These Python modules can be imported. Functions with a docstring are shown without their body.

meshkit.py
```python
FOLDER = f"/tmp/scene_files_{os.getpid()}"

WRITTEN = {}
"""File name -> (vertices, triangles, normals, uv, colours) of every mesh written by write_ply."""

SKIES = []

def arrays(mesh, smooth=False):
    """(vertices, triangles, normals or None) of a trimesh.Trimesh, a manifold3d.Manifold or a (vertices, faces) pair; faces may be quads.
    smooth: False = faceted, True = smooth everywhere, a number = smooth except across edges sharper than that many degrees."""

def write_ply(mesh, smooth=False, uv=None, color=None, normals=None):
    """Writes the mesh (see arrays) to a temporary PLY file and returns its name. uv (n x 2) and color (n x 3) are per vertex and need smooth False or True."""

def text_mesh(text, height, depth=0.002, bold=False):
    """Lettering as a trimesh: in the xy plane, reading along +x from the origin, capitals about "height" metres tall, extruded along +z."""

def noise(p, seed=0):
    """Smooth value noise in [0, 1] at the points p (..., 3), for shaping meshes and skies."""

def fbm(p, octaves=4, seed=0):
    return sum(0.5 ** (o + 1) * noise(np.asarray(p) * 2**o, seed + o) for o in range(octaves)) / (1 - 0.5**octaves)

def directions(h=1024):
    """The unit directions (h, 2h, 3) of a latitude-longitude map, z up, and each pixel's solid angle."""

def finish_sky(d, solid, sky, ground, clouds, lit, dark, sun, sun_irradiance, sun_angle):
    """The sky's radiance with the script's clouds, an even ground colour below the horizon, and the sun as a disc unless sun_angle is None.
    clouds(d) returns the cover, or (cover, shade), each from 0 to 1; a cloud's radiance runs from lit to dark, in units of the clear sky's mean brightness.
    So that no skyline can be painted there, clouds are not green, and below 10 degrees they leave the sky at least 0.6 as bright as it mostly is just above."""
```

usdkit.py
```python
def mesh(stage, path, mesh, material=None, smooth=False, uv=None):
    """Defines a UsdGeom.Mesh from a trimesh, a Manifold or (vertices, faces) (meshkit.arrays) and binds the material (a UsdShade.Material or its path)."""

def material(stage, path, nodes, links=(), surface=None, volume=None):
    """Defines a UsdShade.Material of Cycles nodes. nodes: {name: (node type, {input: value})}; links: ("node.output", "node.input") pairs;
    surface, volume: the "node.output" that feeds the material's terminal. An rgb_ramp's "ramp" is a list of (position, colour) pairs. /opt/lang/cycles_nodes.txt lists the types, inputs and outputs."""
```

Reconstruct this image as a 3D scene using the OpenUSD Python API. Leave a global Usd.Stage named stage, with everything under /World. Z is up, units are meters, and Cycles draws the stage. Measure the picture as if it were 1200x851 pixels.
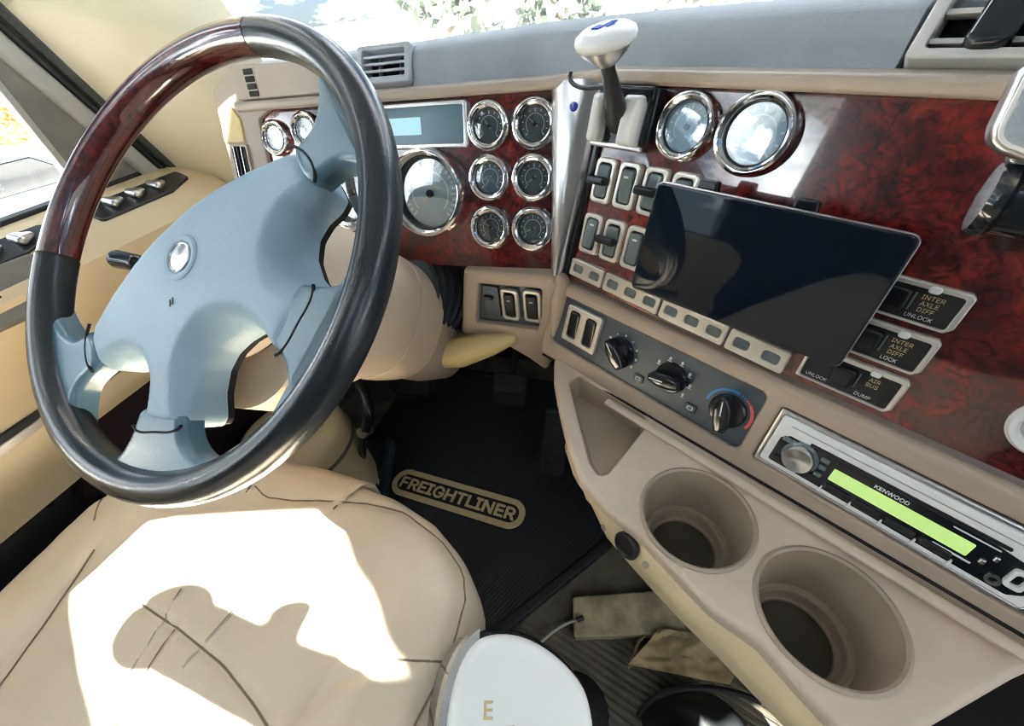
import math, random
import numpy as np
import trimesh
import usdkit, meshkit
from manifold3d import Manifold, CrossSection
from shapely.geometry import Polygon, LineString
from pxr import Usd, UsdGeom, UsdLux, UsdShade, Gf, Sdf

stage = Usd.Stage.CreateInMemory()
UsdGeom.SetStageUpAxis(stage, 'Z')
UsdGeom.SetStageMetersPerUnit(stage, 1.0)
UsdGeom.Xform.Define(stage, '/World')
UsdGeom.Scope.Define(stage, '/World/Looks')
rng = random.Random(7)

# ------------------------------------------------------------------ camera, sky, sun
EYE = np.array([0.0, 0.0, 0.95])                     # floor of the cab is z = 0
CAM = np.array([[0.94570, 0.30690, -0.10720], [-0.13400, 0.66860, 0.73150], [-0.29630, 0.67730, -0.67340]])  # right, up, forward
u_, _, v_ = np.linalg.svd(CAM); CAM = u_ @ v_
FPX = 466.0
cam = UsdGeom.Camera.Define(stage, '/World/camera')
cam.CreateHorizontalApertureAttr(36.0); cam.CreateVerticalApertureAttr(36.0 * 851 / 1200)
cam.CreateFocalLengthAttr(36.0 * FPX / 1200); cam.CreateClippingRangeAttr(Gf.Vec2f(0.01, 2000))
cam.CreateExposureAttr(0.32)
m4 = np.eye(4); m4[0, :3], m4[1, :3], m4[2, :3], m4[3, :3] = CAM[0], CAM[1], -CAM[2], EYE
cam.AddTransformOp().Set(Gf.Matrix4d(*m4.ravel().tolist()))

SUN = np.array([-0.75, -0.45, 1.0])                   # from the left, a little behind the driver door
SUN /= np.linalg.norm(SUN)
sun = UsdLux.DistantLight.Define(stage, '/World/sun')
sun.CreateNormalizeAttr(True); sun.CreateIntensityAttr(26.0); sun.CreateAngleAttr(0.53); sun.CreateColorAttr(Gf.Vec3f(1.0, 0.955, 0.89))
zr = SUN; xr = np.cross([0, 0, 1], zr); xr /= np.linalg.norm(xr); yr = np.cross(zr, xr)
m4 = np.eye(4); m4[0, :3], m4[1, :3], m4[2, :3] = xr, yr, zr
sun.AddTransformOp().Set(Gf.Matrix4d(*m4.ravel().tolist()))
sky = UsdLux.DomeLight.Define(stage, '/World/sky')
sky.CreateIntensityAttr(1.0)
sky_mat = usdkit.material(stage, '/World/Looks/sky', {
    's': ('sky_texture', {'sky_type': 'hosek_wilkie', 'sun_direction': SUN.tolist(), 'turbidity': 3.0, 'ground_albedo': 0.6}),
    'tc': ('texture_coordinate', {}), 'mp': ('mapping', {'scale': (1.6, 1.6, 4.0)}),
    'n': ('noise_texture', {'scale': 1.6, 'detail': 6, 'roughness': 0.6}),
    'r': ('rgb_ramp', {'ramp': [(0.50, (0, 0, 0)), (0.72, (1, 1, 1))]}),
    'mx': ('mix_color', {'b': (4.2, 4.3, 4.5), 'use_clamp': False}),
    'bg': ('background_shader', {'strength': 3.2})},
    [('tc.generated', 'mp.vector'), ('mp.vector', 'n.vector'), ('n.fac', 'r.fac'), ('r.color', 'mx.fac'), ('s.color', 'mx.a'), ('mx.result', 'bg.color')], surface='bg.background')
UsdShade.MaterialBindingAPI.Apply(sky.GetPrim()).Bind(sky_mat)

# ------------------------------------------------------------------ scene tree helpers
used = {}
def numbered(parent, name):
    k = (parent, name); used[k] = used.get(k, -1) + 1
    return parent + '/' + (name if used[k] == 0 else '%s_%03d' % (name, used[k]))
def tag(prim, label=None, cat=None, group=None, kind=None):
    for k, x in (('label', label), ('category', cat), ('group', group), ('kind', kind)):
        if x: prim.SetCustomDataByKey(k, x)
def gf(M): return Gf.Matrix4d(*np.asarray(M).T.ravel().tolist())
def thing(name, label=None, cat=None, frame=None, group=None, kind=None):
    path = numbered('/World', name)
    x = UsdGeom.Xform.Define(stage, path)
    x.AddTransformOp().Set(gf(np.eye(4) if frame is None else frame))
    tag(x.GetPrim(), label, cat, group, kind)
    return path
def part(parent, name, mesh, mat, label=None, smooth=32, kind=None):
    if isinstance(mesh, list): mesh = trimesh.util.concatenate([tm(m) for m in mesh])
    path = numbered(parent, name)
    m = usdkit.mesh(stage, path, tm(mesh), mat, smooth=smooth)
    tag(m.GetPrim(), label, kind=kind)
    return path
def solo(name, mesh, mat, label, cat, group=None, kind=None, smooth=32):
    path = numbered('/World', name)
    m = usdkit.mesh(stage, path, tm(mesh), mat, smooth=smooth); tag(m.GetPrim(), label, cat, group, kind)
    return path
def struct(name, mesh, mat, smooth=32): return solo(name, mesh, mat, None, None, kind='structure', smooth=smooth)
def copy(src, frame, label, cat=None, group=None):
    name = src.split('/')[-1]; name = name[:-4] if name[-4:-3] == '_' and name[-3:].isdigit() else name
    path = numbered('/World', name)
    x = UsdGeom.Xform.Define(stage, path)
    x.GetPrim().GetReferences().AddInternalReference(src); x.GetPrim().SetInstanceable(True)
    op = x.GetPrim().GetAttribute('xformOp:transform'); op.Set(gf(frame))
    tag(x.GetPrim(), label, cat, group)
    return path

# ------------------------------------------------------------------ places: pixels of the picture met with real planes
def sight(px, py):
    return np.array([(px - 600) / FPX, -(py - 425.5) / FPX, 1.0]) @ CAM
def hit(px, py, n, p0):
    r = sight(px, py); n = np.asarray(n, float); return EYE + r * (n @ (np.asarray(p0, float) - EYE) / (n @ r))
def zpt(px, py, z): return hit(px, py, (0, 0, 1), (0, 0, z))
def xpt(px, py, x): return hit(px, py, (1, 0, 0), (x, 0, 0))
def ypt(px, py, y): return hit(px, py, (0, 1, 0), (0, y, 0))
class Face:
    """A flat face of the cab: origin, u to the right along it, v up along it, n out of it."""
    def __init__(s, o, n):
        s.o = np.array(o, float); s.n = np.array(n, float) / np.linalg.norm(n)
        a = np.cross([0, 0, 1], s.n); s.u = a / np.linalg.norm(a); s.v = np.cross(s.n, s.u)
    def uv(s, px, py):
        d = hit(px, py, s.n, s.o) - s.o; return float(d @ s.u), float(d @ s.v)
    def pt(s, u, v, w=0.0): return s.o + u * s.u + v * s.v + w * s.n
    def frame(s, u=0, v=0, w=0, rot=0.0):
        c, t = math.cos(rot), math.sin(rot); M = np.eye(4)
        M[:3, 0] = c * s.u + t * s.v; M[:3, 1] = -t * s.u + c * s.v; M[:3, 2] = s.n; M[:3, 3] = s.pt(u, v, w); return M
GA = Face((-0.1103, 0.4675, 0.6718), (0.0, -0.942, 0.335))        # gauge panel in front of the driver
CE = Face((-0.1100, 0.4663, 0.6725), (-0.489, -0.819, 0.300))     # centre panel turned to the driver
HE = Face((-0.1102, 0.4671, 0.6720), (-0.482, -0.806, 0.343))     # heater and radio panel below it
KZ = 0.564                                                        # top of the console
def at(x, y, z, rz=0.0):
    M = np.eye(4); c, s = math.cos(rz), math.sin(rz); M[:2, :2] = [[c, -s], [s, c]]; M[:3, 3] = (x, y, z); return M
def axes(o, x, y):
    x = np.array(x, float); x /= np.linalg.norm(x); y = np.array(y, float); y -= x * (x @ y); y /= np.linalg.norm(y)
    M = np.eye(4); M[:3, 0], M[:3, 1], M[:3, 2], M[:3, 3] = x, y, np.cross(x, y), o; return M

# ------------------------------------------------------------------ mesh helpers
def tm(m):
    if isinstance(m, trimesh.Trimesh): r = m
    else:
        v, f, _ = meshkit.arrays(m); r = trimesh.Trimesh(v, f, process=False)
    r = trimesh.Trimesh(np.array(r.vertices), np.array(r.faces), process=False); r.merge_vertices(digits_vertex=6)
    return r
def moved(m, d=(0, 0, 0), M=None):
    r = trimesh.Trimesh(np.array(m.vertices), np.array(m.faces), process=False)
    if M is not None: r.apply_transform(M)
    r.apply_translation(d); return r
def rr(w, h, r=0.002, cx=0.0, cy=0.0, n=5):
    r = min(r, w / 2 - 1e-5, h / 2 - 1e-5); P = []
    for sx, sy, a0 in ((1, -1, -90), (1, 1, 0), (-1, 1, 90), (-1, -1, 180)):
        for k in range(n + 1):
            a = math.radians(a0 + 90 * k / n); P.append((cx + sx * (w / 2 - r) + r * math.cos(a), cy + sy * (h / 2 - r) + r * math.sin(a)))
    return P
def ell(rx, ry=None, n=40, cx=0.0, cy=0.0):
    ry = rx if ry is None else ry
    return [(cx + rx * math.cos(2 * math.pi * k / n), cy + ry * math.sin(2 * math.pi * k / n)) for k in range(n)]
def smoothpoly(P, it=2):
    P = np.array(P, float)
    for _ in range(it):
        Q = np.roll(P, -1, 0); P = np.stack([0.75 * P + 0.25 * Q, 0.25 * P + 0.75 * Q], 1).reshape(-1, 2)
    return P
def rounded(P, r):
    g = Polygon(P); g = g.buffer(-r, join_style=1).buffer(2 * r, quad_segs=5).buffer(-r, quad_segs=5)
    return np.array(g.exterior.coords)[:-1]
def ccw(P):
    P = np.array(P, float); x, y = P.T
    return P if (x * np.roll(y, -1) - y * np.roll(x, -1)).sum() > 0 else P[::-1]
def inset(P, d):
    a = P - np.roll(P, 1, 0); b = np.roll(P, -1, 0) - P
    a /= np.linalg.norm(a, axis=1)[:, None] + 1e-12; b /= np.linalg.norm(b, axis=1)[:, None] + 1e-12
    na = np.stack([-a[:, 1], a[:, 0]], 1); nb = np.stack([-b[:, 1], b[:, 0]], 1); m = na + nb
    m /= np.linalg.norm(m, axis=1)[:, None] + 1e-12
    return P + d * m / np.maximum((m * na).sum(1), 0.4)[:, None]
def slab(P, z0, z1, b=0.0, holes=(), hb=None, steps=3):
    """Flat piece with outline P from z0 to z1, its upper edges rounded by b; holes go through."""
    V, F = [], []
    def ring(p, z): V.extend([(x, y, z) for x, y in p]); return len(V) - len(p)
    def wall(i, j, n, flip):
        for k in range(n):
            l = (k + 1) % n; q = [(i + k, i + l, j + l), (i + k, j + l, j + k)]
            F.extend([t[::-1] for t in q] if flip else q)
    tops, bots = [], []
    for idx, (p, bb) in enumerate([(P, b)] + [(h, b if hb is None else hb) for h in holes]):
        p = ccw(p); sg = 1 if idx == 0 else -1; n = len(p)
        rings = [(p, z0)]
        if bb > 0:
            for k in range(steps + 1):
                a = math.pi / 2 * k / steps; rings.append((inset(p, sg * bb * (1 - math.cos(a))), z1 - bb + bb * math.sin(a)))
        else: rings.append((p, z1))
        i = ring(*rings[0])
        for q in rings[1:]:
            j = ring(*q); wall(i, j, n, idx > 0); i = j
        tops.append(rings[-1][0]); bots.append(p)
    for loops, z, flip in ((tops, z1, False), (bots, z0, True)):
        v, f = trimesh.creation.triangulate_polygon(Polygon(loops[0], loops[1:]), engine='earcut')
        v = np.asarray(v); f = np.asarray(f); o = len(V); V.extend([(x, y, z) for x, y in v])
        for t in f:
            a, bq, c = v[t[0]], v[t[1]], v[t[2]]
            up = (bq[0] - a[0]) * (c[1] - a[1]) - (bq[1] - a[1]) * (c[0] - a[0]) > 0
            t = tuple(o + int(x) for x in t); F.append(t if up != flip else t[::-1])
    return tm(trimesh.Trimesh(np.array(V), np.array(F), process=False))
def box(x0, x1, y0, y1, z0, z1, b=0.001, r=0.002):
    return slab(rr(x1 - x0, y1 - y0, r, (x0 + x1) / 2, (y0 + y1) / 2, 3), z0, z1, b)
def lathe(prof, n=48):
    prof = np.array(prof, float); V, F = [], []; m = len(prof)
    for k in range(n):
        a = 2 * math.pi * k / n; V.extend([(r * math.cos(a), r * math.sin(a), z) for r, z in prof])
    for k in range(n):
        l = (k + 1) % n
        for i in range(m - 1):
            a, b, c, d = k * m + i, l * m + i, l * m + i + 1, k * m + i + 1
            if prof[i][0] > 1e-9: F.append((a, b, c) if prof[i + 1][0] > 1e-9 else (a, b, d))
            if prof[i + 1][0] > 1e-9: F.append((a, c, d) if prof[i][0] > 1e-9 else (b, c, d))
    return tm(trimesh.Trimesh(np.array(V), np.array(F), process=False))
def loft(rings, cap=True, closed=True):
    R = [np.array(r, float) for r in rings]; n = len(R[0]); V = np.vstack(R); F = []
    for i in range(len(R) - 1):
        for k in range(n if closed else n - 1):
            l = (k + 1) % n; F += [(i * n + k, i * n + l, (i + 1) * n + l), (i * n + k, (i + 1) * n + l, (i + 1) * n + k)]
    if cap:
        for i, fl in ((0, True), (len(R) - 1, False)):
            c = len(V); V = np.vstack([V, R[i].mean(0)])
            for k in range(n):
                l = (k + 1) % n; t = (i * n + k, i * n + l, c); F.append(t[::-1] if fl else t)
    m = tm(trimesh.Trimesh(V, np.array(F), process=False))
    if cap and m.volume < 0: m.invert()
    return m
def frames(P):
    P = np.array(P, float); T = np.gradient(P, axis=0); T /= np.linalg.norm(T, axis=1)[:, None]
    a = np.array([0, 0, 1.0]) if abs(T[0][2]) < 0.9 else np.array([1.0, 0, 0]); N = []
    for t in T:
        a = a - t * (a @ t); a = a / np.linalg.norm(a); N.append(a)
    return P, T, np.array(N)
def tube(P, r, n=10, flat=1.0):
    P, T, N = frames(P); r = np.broadcast_to(r, len(P)); rings = []
    for p, t, a, q in zip(P, T, N, r):
        b = np.cross(t, a); rings.append([p + q * (math.cos(x) * a + flat * math.sin(x) * b) for x in np.linspace(0, 2 * math.pi, n, endpoint=False)])
    return loft(rings)
def sweep(path, prof, up):
    """A closed profile (side, up) carried along the path."""
    P = np.array(path, float); T = np.gradient(P, axis=0); T /= np.linalg.norm(T, axis=1)[:, None]; up = np.asarray(up, float); rings = []
    for p, t in zip(P, T):
        s = np.cross(t, up); s /= np.linalg.norm(s); w = np.cross(s, t); rings.append([p + a * s + b * w for a, b in prof])
    return loft(rings)
def sheet(G, th):
    """A surface given as a grid of points, made a solid skin of thickness th behind its normal."""
    G = np.array(G, float); du = np.gradient(G, axis=0); dv = np.gradient(G, axis=1); N = np.cross(du, dv); N /= np.linalg.norm(N, axis=2)[..., None] + 1e-12
    a, b = G.shape[:2]; V = np.vstack([G.reshape(-1, 3), (G - th * N).reshape(-1, 3)]); F = []; o = a * b
    for i in range(a - 1):
        for j in range(b - 1):
            q = (i * b + j, (i + 1) * b + j, (i + 1) * b + j + 1, i * b + j + 1)
            F += [(q[0], q[1], q[2]), (q[0], q[2], q[3]), (o + q[2], o + q[1], o + q[0]), (o + q[3], o + q[2], o + q[0])]
    rim = [(i, 0) for i in range(a)] + [(a - 1, j) for j in range(1, b)] + [(i, b - 1) for i in range(a - 2, -1, -1)] + [(0, j) for j in range(b - 2, 0, -1)]
    rim = [i * b + j for i, j in rim]
    for k in range(len(rim)):
        p, q = rim[k], rim[(k + 1) % len(rim)]; F += [(q, p, o + p), (q, o + p, o + q)]
    return tm(trimesh.Trimesh(V, np.array(F), process=False))
def spheres(L, n=20):
    return tm(Manifold.batch_hull([Manifold.sphere(r, n).translate([float(x) for x in p]) for p, r in L]))
def resample(P, n):
    P = np.array(P, float); d = np.r_[0, np.cumsum(np.linalg.norm(np.diff(P, axis=0), axis=1))]
    return np.stack([np.interp(np.linspace(0, d[-1], n), d, P[:, k]) for k in range(P.shape[1])], 1)
def curve(P, n=24):
    from scipy.interpolate import CubicSpline
    P = np.array(P, float); d = np.r_[0, np.cumsum(np.linalg.norm(np.diff(P, axis=0), axis=1))]
    return CubicSpline(d, P)(np.linspace(0, d[-1], n))
def prism(P3, d):
    """A flat polygon in space given by its points, thickened along the vector d."""
    P3 = np.array(P3, float); d = np.array(d, float); o = P3[0]; x = P3[1] - P3[0]; n = d / np.linalg.norm(d); x = x - n * (x @ n); x /= np.linalg.norm(x); y = np.cross(n, x)
    q = np.stack([(P3 - o) @ x, (P3 - o) @ y], 1); m = slab(q, 0, np.linalg.norm(d)); M = np.eye(4); M[:3, 0], M[:3, 1], M[:3, 2], M[:3, 3] = x, y, n, o
    return moved(m, M=M)
def text(s, h, depth=0.0004, bold=False, cx=True):
    m = meshkit.text_mesh(s, h, depth, bold)
    if cx: m.apply_translation([-m.bounds[:, 0].mean(), -h / 2, 0])
    return m

# ------------------------------------------------------------------ materials
def mat(name, col, rough=0.5, metal=0.0, var=0.0, scale=30.0, bump=0.0, bscale=400.0, coat=0.0, spec=None, emit=0.0, stretch=(1, 1, 1), col2=None, detail=3, lo=0.35, hi=0.65):
    """Principled material; var/col2 mottle the colour by noise, bump gives fine grain (object coordinates)."""
    p = {'roughness': rough, 'metallic': metal, 'base_color': col}
    if coat: p['coat_weight'] = coat; p['coat_roughness'] = 0.04
    if spec is not None: p['specular_ior_level'] = spec
    if emit: p['emission_color'] = col; p['emission_strength'] = emit
    nodes = {'p': ('principled_bsdf', p)}; links = []
    if var or bump or col2 is not None:
        nodes['tc'] = ('texture_coordinate', {}); nodes['mp'] = ('mapping', {'scale': stretch}); links.append(('tc.object', 'mp.vector'))
    if var or col2 is not None:
        nodes['n'] = ('noise_texture', {'scale': scale, 'detail': detail, 'roughness': 0.6})
        c2 = col2 if col2 is not None else tuple(max(0, x * (1 - var)) for x in col)
        nodes['r'] = ('rgb_ramp', {'ramp': [(lo, c2), (hi, col)]})
        links += [('mp.vector', 'n.vector'), ('n.fac', 'r.fac'), ('r.color', 'p.base_color')]
    if bump:
        nodes['n2'] = ('noise_texture', {'scale': bscale, 'detail': 2}); nodes['b'] = ('bump', {'strength': bump, 'distance': 0.0006})
        links += [('mp.vector', 'n2.vector'), ('n2.fac', 'b.height'), ('b.normal', 'p.normal')]
    return usdkit.material(stage, '/World/Looks/' + name, nodes, links, surface='p.BSDF')
chrome = mat('chrome', (0.86, 0.85, 0.83), 0.10, 1.0)
satin = mat('satin_metal', (0.74, 0.73, 0.72), 0.26, 1.0)
black = mat('black_plastic', (0.012, 0.013, 0.015), 0.38)
gloss_black = mat('gloss_black', (0.010, 0.012, 0.015), 0.10)
soft_black = mat('black_leather', (0.014, 0.018, 0.022), 0.22, spec=0.6, bump=0.25, bscale=500)
rubber = mat('black_rubber', (0.010, 0.011, 0.012), 0.6, var=0.3, scale=20)
hole = mat('dark_recess', (0.004, 0.004, 0.004), 0.8)
tan = mat('tan_plastic', (0.45, 0.355, 0.275), 0.50, var=0.10, scale=9, bump=0.35, bscale=700)
tan_lip = mat('tan_trim', (0.42, 0.35, 0.285), 0.42, var=0.08, scale=9, bump=0.3, bscale=700)
console_tan = mat('console_plastic', (0.66, 0.535, 0.42), 0.50, var=0.14, scale=7, bump=0.35, bscale=700, detail=5)
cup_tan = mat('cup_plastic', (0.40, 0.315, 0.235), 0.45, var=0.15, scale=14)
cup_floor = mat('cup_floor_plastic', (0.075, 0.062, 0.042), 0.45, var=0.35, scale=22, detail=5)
cream = mat('cream_plastic', (0.74, 0.60, 0.37), 0.48, var=0.07, scale=8, bump=0.3, bscale=700)
cream_light = mat('pillar_trim', (0.86, 0.77, 0.57), 0.5, var=0.05, scale=6, bump=0.2, bscale=600)
yellow_cream = mat('yellowed_plastic', (0.72, 0.56, 0.26), 0.45, var=0.10, scale=8)
shroud_mat = mat('shroud_plastic', (0.62, 0.50, 0.38), 0.45, var=0.08, scale=9, bump=0.3, bscale=700)
pad_sky_grey = mat('dash_pad', (0.35, 0.385, 0.415), 0.55, var=0.14, scale=10, bump=0.9, bscale=650, detail=4)  # grey pad with the blue of the reflected sky put into it
hub_sky_grey = mat('hub_sky_vinyl', (0.35, 0.48, 0.575), 0.42, bump=0.6, bscale=800, var=0.06, scale=12)  # blue of the skylight put into the grey vinyl colour
door_grey = mat('door_grey', (0.20, 0.19, 0.165), 0.6, var=0.2, scale=25, detail=5)
strip_grey = mat('frame_grey', (0.42, 0.41, 0.37), 0.4, var=0.1, scale=12)
seal_mat = mat('door_seal', (0.045, 0.055, 0.052), 0.55)
maroon = mat('maroon_carpet', (0.022, 0.005, 0.007), 0.8, var=0.4, scale=60)
seat_mat = mat('seat_leather', (0.72, 0.60, 0.45), 0.42, var=0.10, scale=7, bump=0.5, bscale=420, detail=5)
seam_mat = mat('seat_seam', (0.20, 0.15, 0.10), 0.6)
thread = mat('seat_thread', (0.66, 0.57, 0.45), 0.6)
white_plastic = mat('white_plastic', (0.88, 0.87, 0.84), 0.28)
bezel_white = mat('bezel_white', (0.80, 0.76, 0.68), 0.22, 0.55)
navy = mat('heater_panel', (0.040, 0.062, 0.082), 0.35, var=0.08, scale=40)
print_white = mat('print_white', (0.80, 0.80, 0.78), 0.5)
print_amber = mat('print_amber', (0.62, 0.50, 0.25), 0.5)
print_blue = mat('print_blue', (0.03, 0.22, 0.55), 0.45)
print_red = mat('print_red', (0.75, 0.10, 0.10), 0.45)
blue_gem = mat('blue_gem', (0.01, 0.03, 0.42), 0.12, coat=1.0)
dial = mat('dial_face', (0.055, 0.085, 0.105), 0.45)
dial_light = mat('dial_light', (0.32, 0.45, 0.50), 0.4)
lcd = mat('lcd_off', (0.10, 0.18, 0.23), 0.22)
lcd_lit = mat('lcd_lit', (0.42, 0.72, 0.80), 0.3, emit=0.35)
lcd_green = mat('lcd_green', (0.56, 0.80, 0.26), 0.3, emit=0.35)
def clear_glass(name, tint, base, rough):
    """Thin clear pane: see-through, with a reflection that grows towards grazing view."""
    return usdkit.material(stage, '/World/Looks/' + name, {'t': ('transparent_bsdf', {'color': tint}), 'g': ('glossy_bsdf', {'roughness': rough, 'color': (1, 1, 1)}),
        'lw': ('layer_weight', {'blend': 0.5}), 'pw': ('math', {'math_type': 'power', 'value2': 4.0}), 'ma': ('math', {'math_type': 'multiply_add', 'value2': 0.55, 'value3': base}), 'm': ('mix_closure', {})},
        [('lw.facing', 'pw.value1'), ('pw.value', 'ma.value1'), ('ma.value', 'm.fac'), ('t.BSDF', 'm.closure1'), ('g.BSDF', 'm.closure2')], surface='m.closure')
glass = clear_glass('lens_glass', (0.95, 0.97, 0.97), 0.13, 0.02)
pane = clear_glass('window_glass', (0.95, 0.97, 0.96), 0.02, 0.01)
screen = mat('tablet_screen', (0.004, 0.007, 0.013), 0.03, spec=0.5)
def burl(name, d, m, l, sc, stretch=(1, 1, 1)):
    return usdkit.material(stage, '/World/Looks/' + name, {
        'tc': ('texture_coordinate', {}), 'mp': ('mapping', {'scale': stretch}), 'w': ('noise_texture', {'scale': sc, 'detail': 6, 'roughness': 0.62, 'distortion': 1.9}),
        'v': ('noise_texture', {'scale': sc * 6, 'detail': 4, 'distortion': 2.6}), 'r': ('rgb_ramp', {'ramp': [(0.30, d), (0.47, m), (0.60, l), (0.72, m)]}),
        'r2': ('rgb_ramp', {'ramp': [(0.36, (0.22, 0.16, 0.18)), (0.60, (1, 1, 1))]}), 'mx': ('mix_color', {'blend_type': 'multiply', 'fac': 0.85}),
        'p': ('principled_bsdf', {'roughness': 0.22, 'coat_weight': 1.0, 'coat_roughness': 0.03, 'coat_ior': 1.75})},
        [('tc.object', 'mp.vector'), ('mp.vector', 'w.vector'), ('mp.vector', 'v.vector'), ('w.fac', 'r.fac'), ('v.fac', 'r2.fac'), ('r.color', 'mx.a'), ('r2.color', 'mx.b'), ('mx.result', 'p.base_color')], surface='p.BSDF')
wood = burl('burl_wood', (0.030, 0.004, 0.005), (0.092, 0.008, 0.009), (0.23, 0.018, 0.012), 11.0)
rim_wood = burl('rim_wood', (0.050, 0.005, 0.006), (0.075, 0.008, 0.009), (0.105, 0.012, 0.011), 6.0, (1, 1, 1))

# ================================================================== OUTSIDE
snow = mat('ground_outside', (0.80, 0.80, 0.78), 0.8, var=0.12, scale=0.4)
g = np.array([[(x, y, -1.25 + 0.10 * meshkit.fbm(np.array([x * 0.1, y * 0.1, 0.0]), 3)) for y in np.linspace(-60, 900, 90)] for x in np.linspace(-700, 700, 60)])
solo('ground', sheet(g[:, :], 0.5), snow, None, None, kind='structure', smooth=True)
bark = mat('bark', (0.16, 0.11, 0.08), 0.9)
needle = mat('needle_leaves', (0.22, 0.25, 0.19), 0.7, var=0.4, scale=2.0)
rust_leaf = mat('autumn_leaves', (0.62, 0.30, 0.10), 0.7, var=0.4, scale=3.0)
def conifer(x, y, h, r, label, leaf=needle, seed=1):
    t = thing('conifer_tree' if leaf is needle else 'autumn_tree', label, 'tree', at(x, y, -1.22))
    rs = np.random.RandomState(seed)
    part(t, 'trunk', lathe([(0, 0), (r * .10, 0), (r * .06, h * .55), (0.01, h * .97), (0, h * .97)], 10), bark)
    V, F = [], []
    for k in range(900):
        f = rs.rand() ** 0.8; a = rs.rand() * 6.283
        z = h * (0.12 + 0.86 * f); q = r * (1.02 - f) * (0.35 + 0.65 * rs.rand()) if leaf is needle else r * (0.3 + 0.7 * rs.rand()) * math.sin(math.pi * min(0.98, 0.15 + 0.8 * f))
        c = np.array([q * math.cos(a), q * math.sin(a), z]); s = r * (0.16 if leaf is needle else 0.11) * (0.6 + 0.8 * rs.rand())
        d = rs.randn(3); d /= np.linalg.norm(d); e = np.cross(d, rs.randn(3)); e /= np.linalg.norm(e); w = np.cross(d, e)
        i = len(V); V += [c + s * d, c - .5 * s * d + .6 * s * e, c - .5 * s * d - .6 * s * e, c + .35 * s * w]; F += [(i, i + 1, i + 3), (i + 1, i + 2, i + 3), (i + 2, i, i + 3), (i, i + 2, i + 1)]
    part(t, 'foliage', trimesh.Trimesh(np.array(V), np.array(F), process=False), leaf, smooth=False, kind='stuff')
conifer(-7.2, 15.5, 6.5, 2.1, 'grey-green conifer seen through the windshield above the left dash vent', seed=3)
conifer(-3.9, 17.0, 5.0, 1.9, 'smaller grey-green conifer through the windshield just right of the first one', seed=4)
conifer(0.6, 17.5, 6.5, 2.0, 'grey-green conifer through the windshield above the silver divider', seed=5)
conifer(-13.0, 6.0, 1.9, 0.9, 'orange autumn tree outside the driver door window', rust_leaf, seed=6)
# the truck's own bonnet in front of the windshield
paint = mat('white_paint', (0.86, 0.87, 0.88), 0.2, coat=0.6)
G = []
for s in np.linspace(0, 1, 15):
    y = 1.15 + 1.75 * s; row = []
    for q in np.linspace(-1, 1, 25):
        w = 0.78 - 0.10 * s; row.append((-0.05 + w * q, y, 0.66 - 0.16 * s - 0.30 * abs(q) ** 4))
    G.append(row)
t = thing('truck_hood', 'white truck hood in front of the windshield', 'truck hood')
part(t, 'hood_panel', sheet(np.array(G)[:, ::-1], 0.03), paint, smooth=True)
part(t, 'intake_louver', box(-0.40, -0.28, 1.5, 2.2, 0.62, 0.66, 0.01), black)

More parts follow.
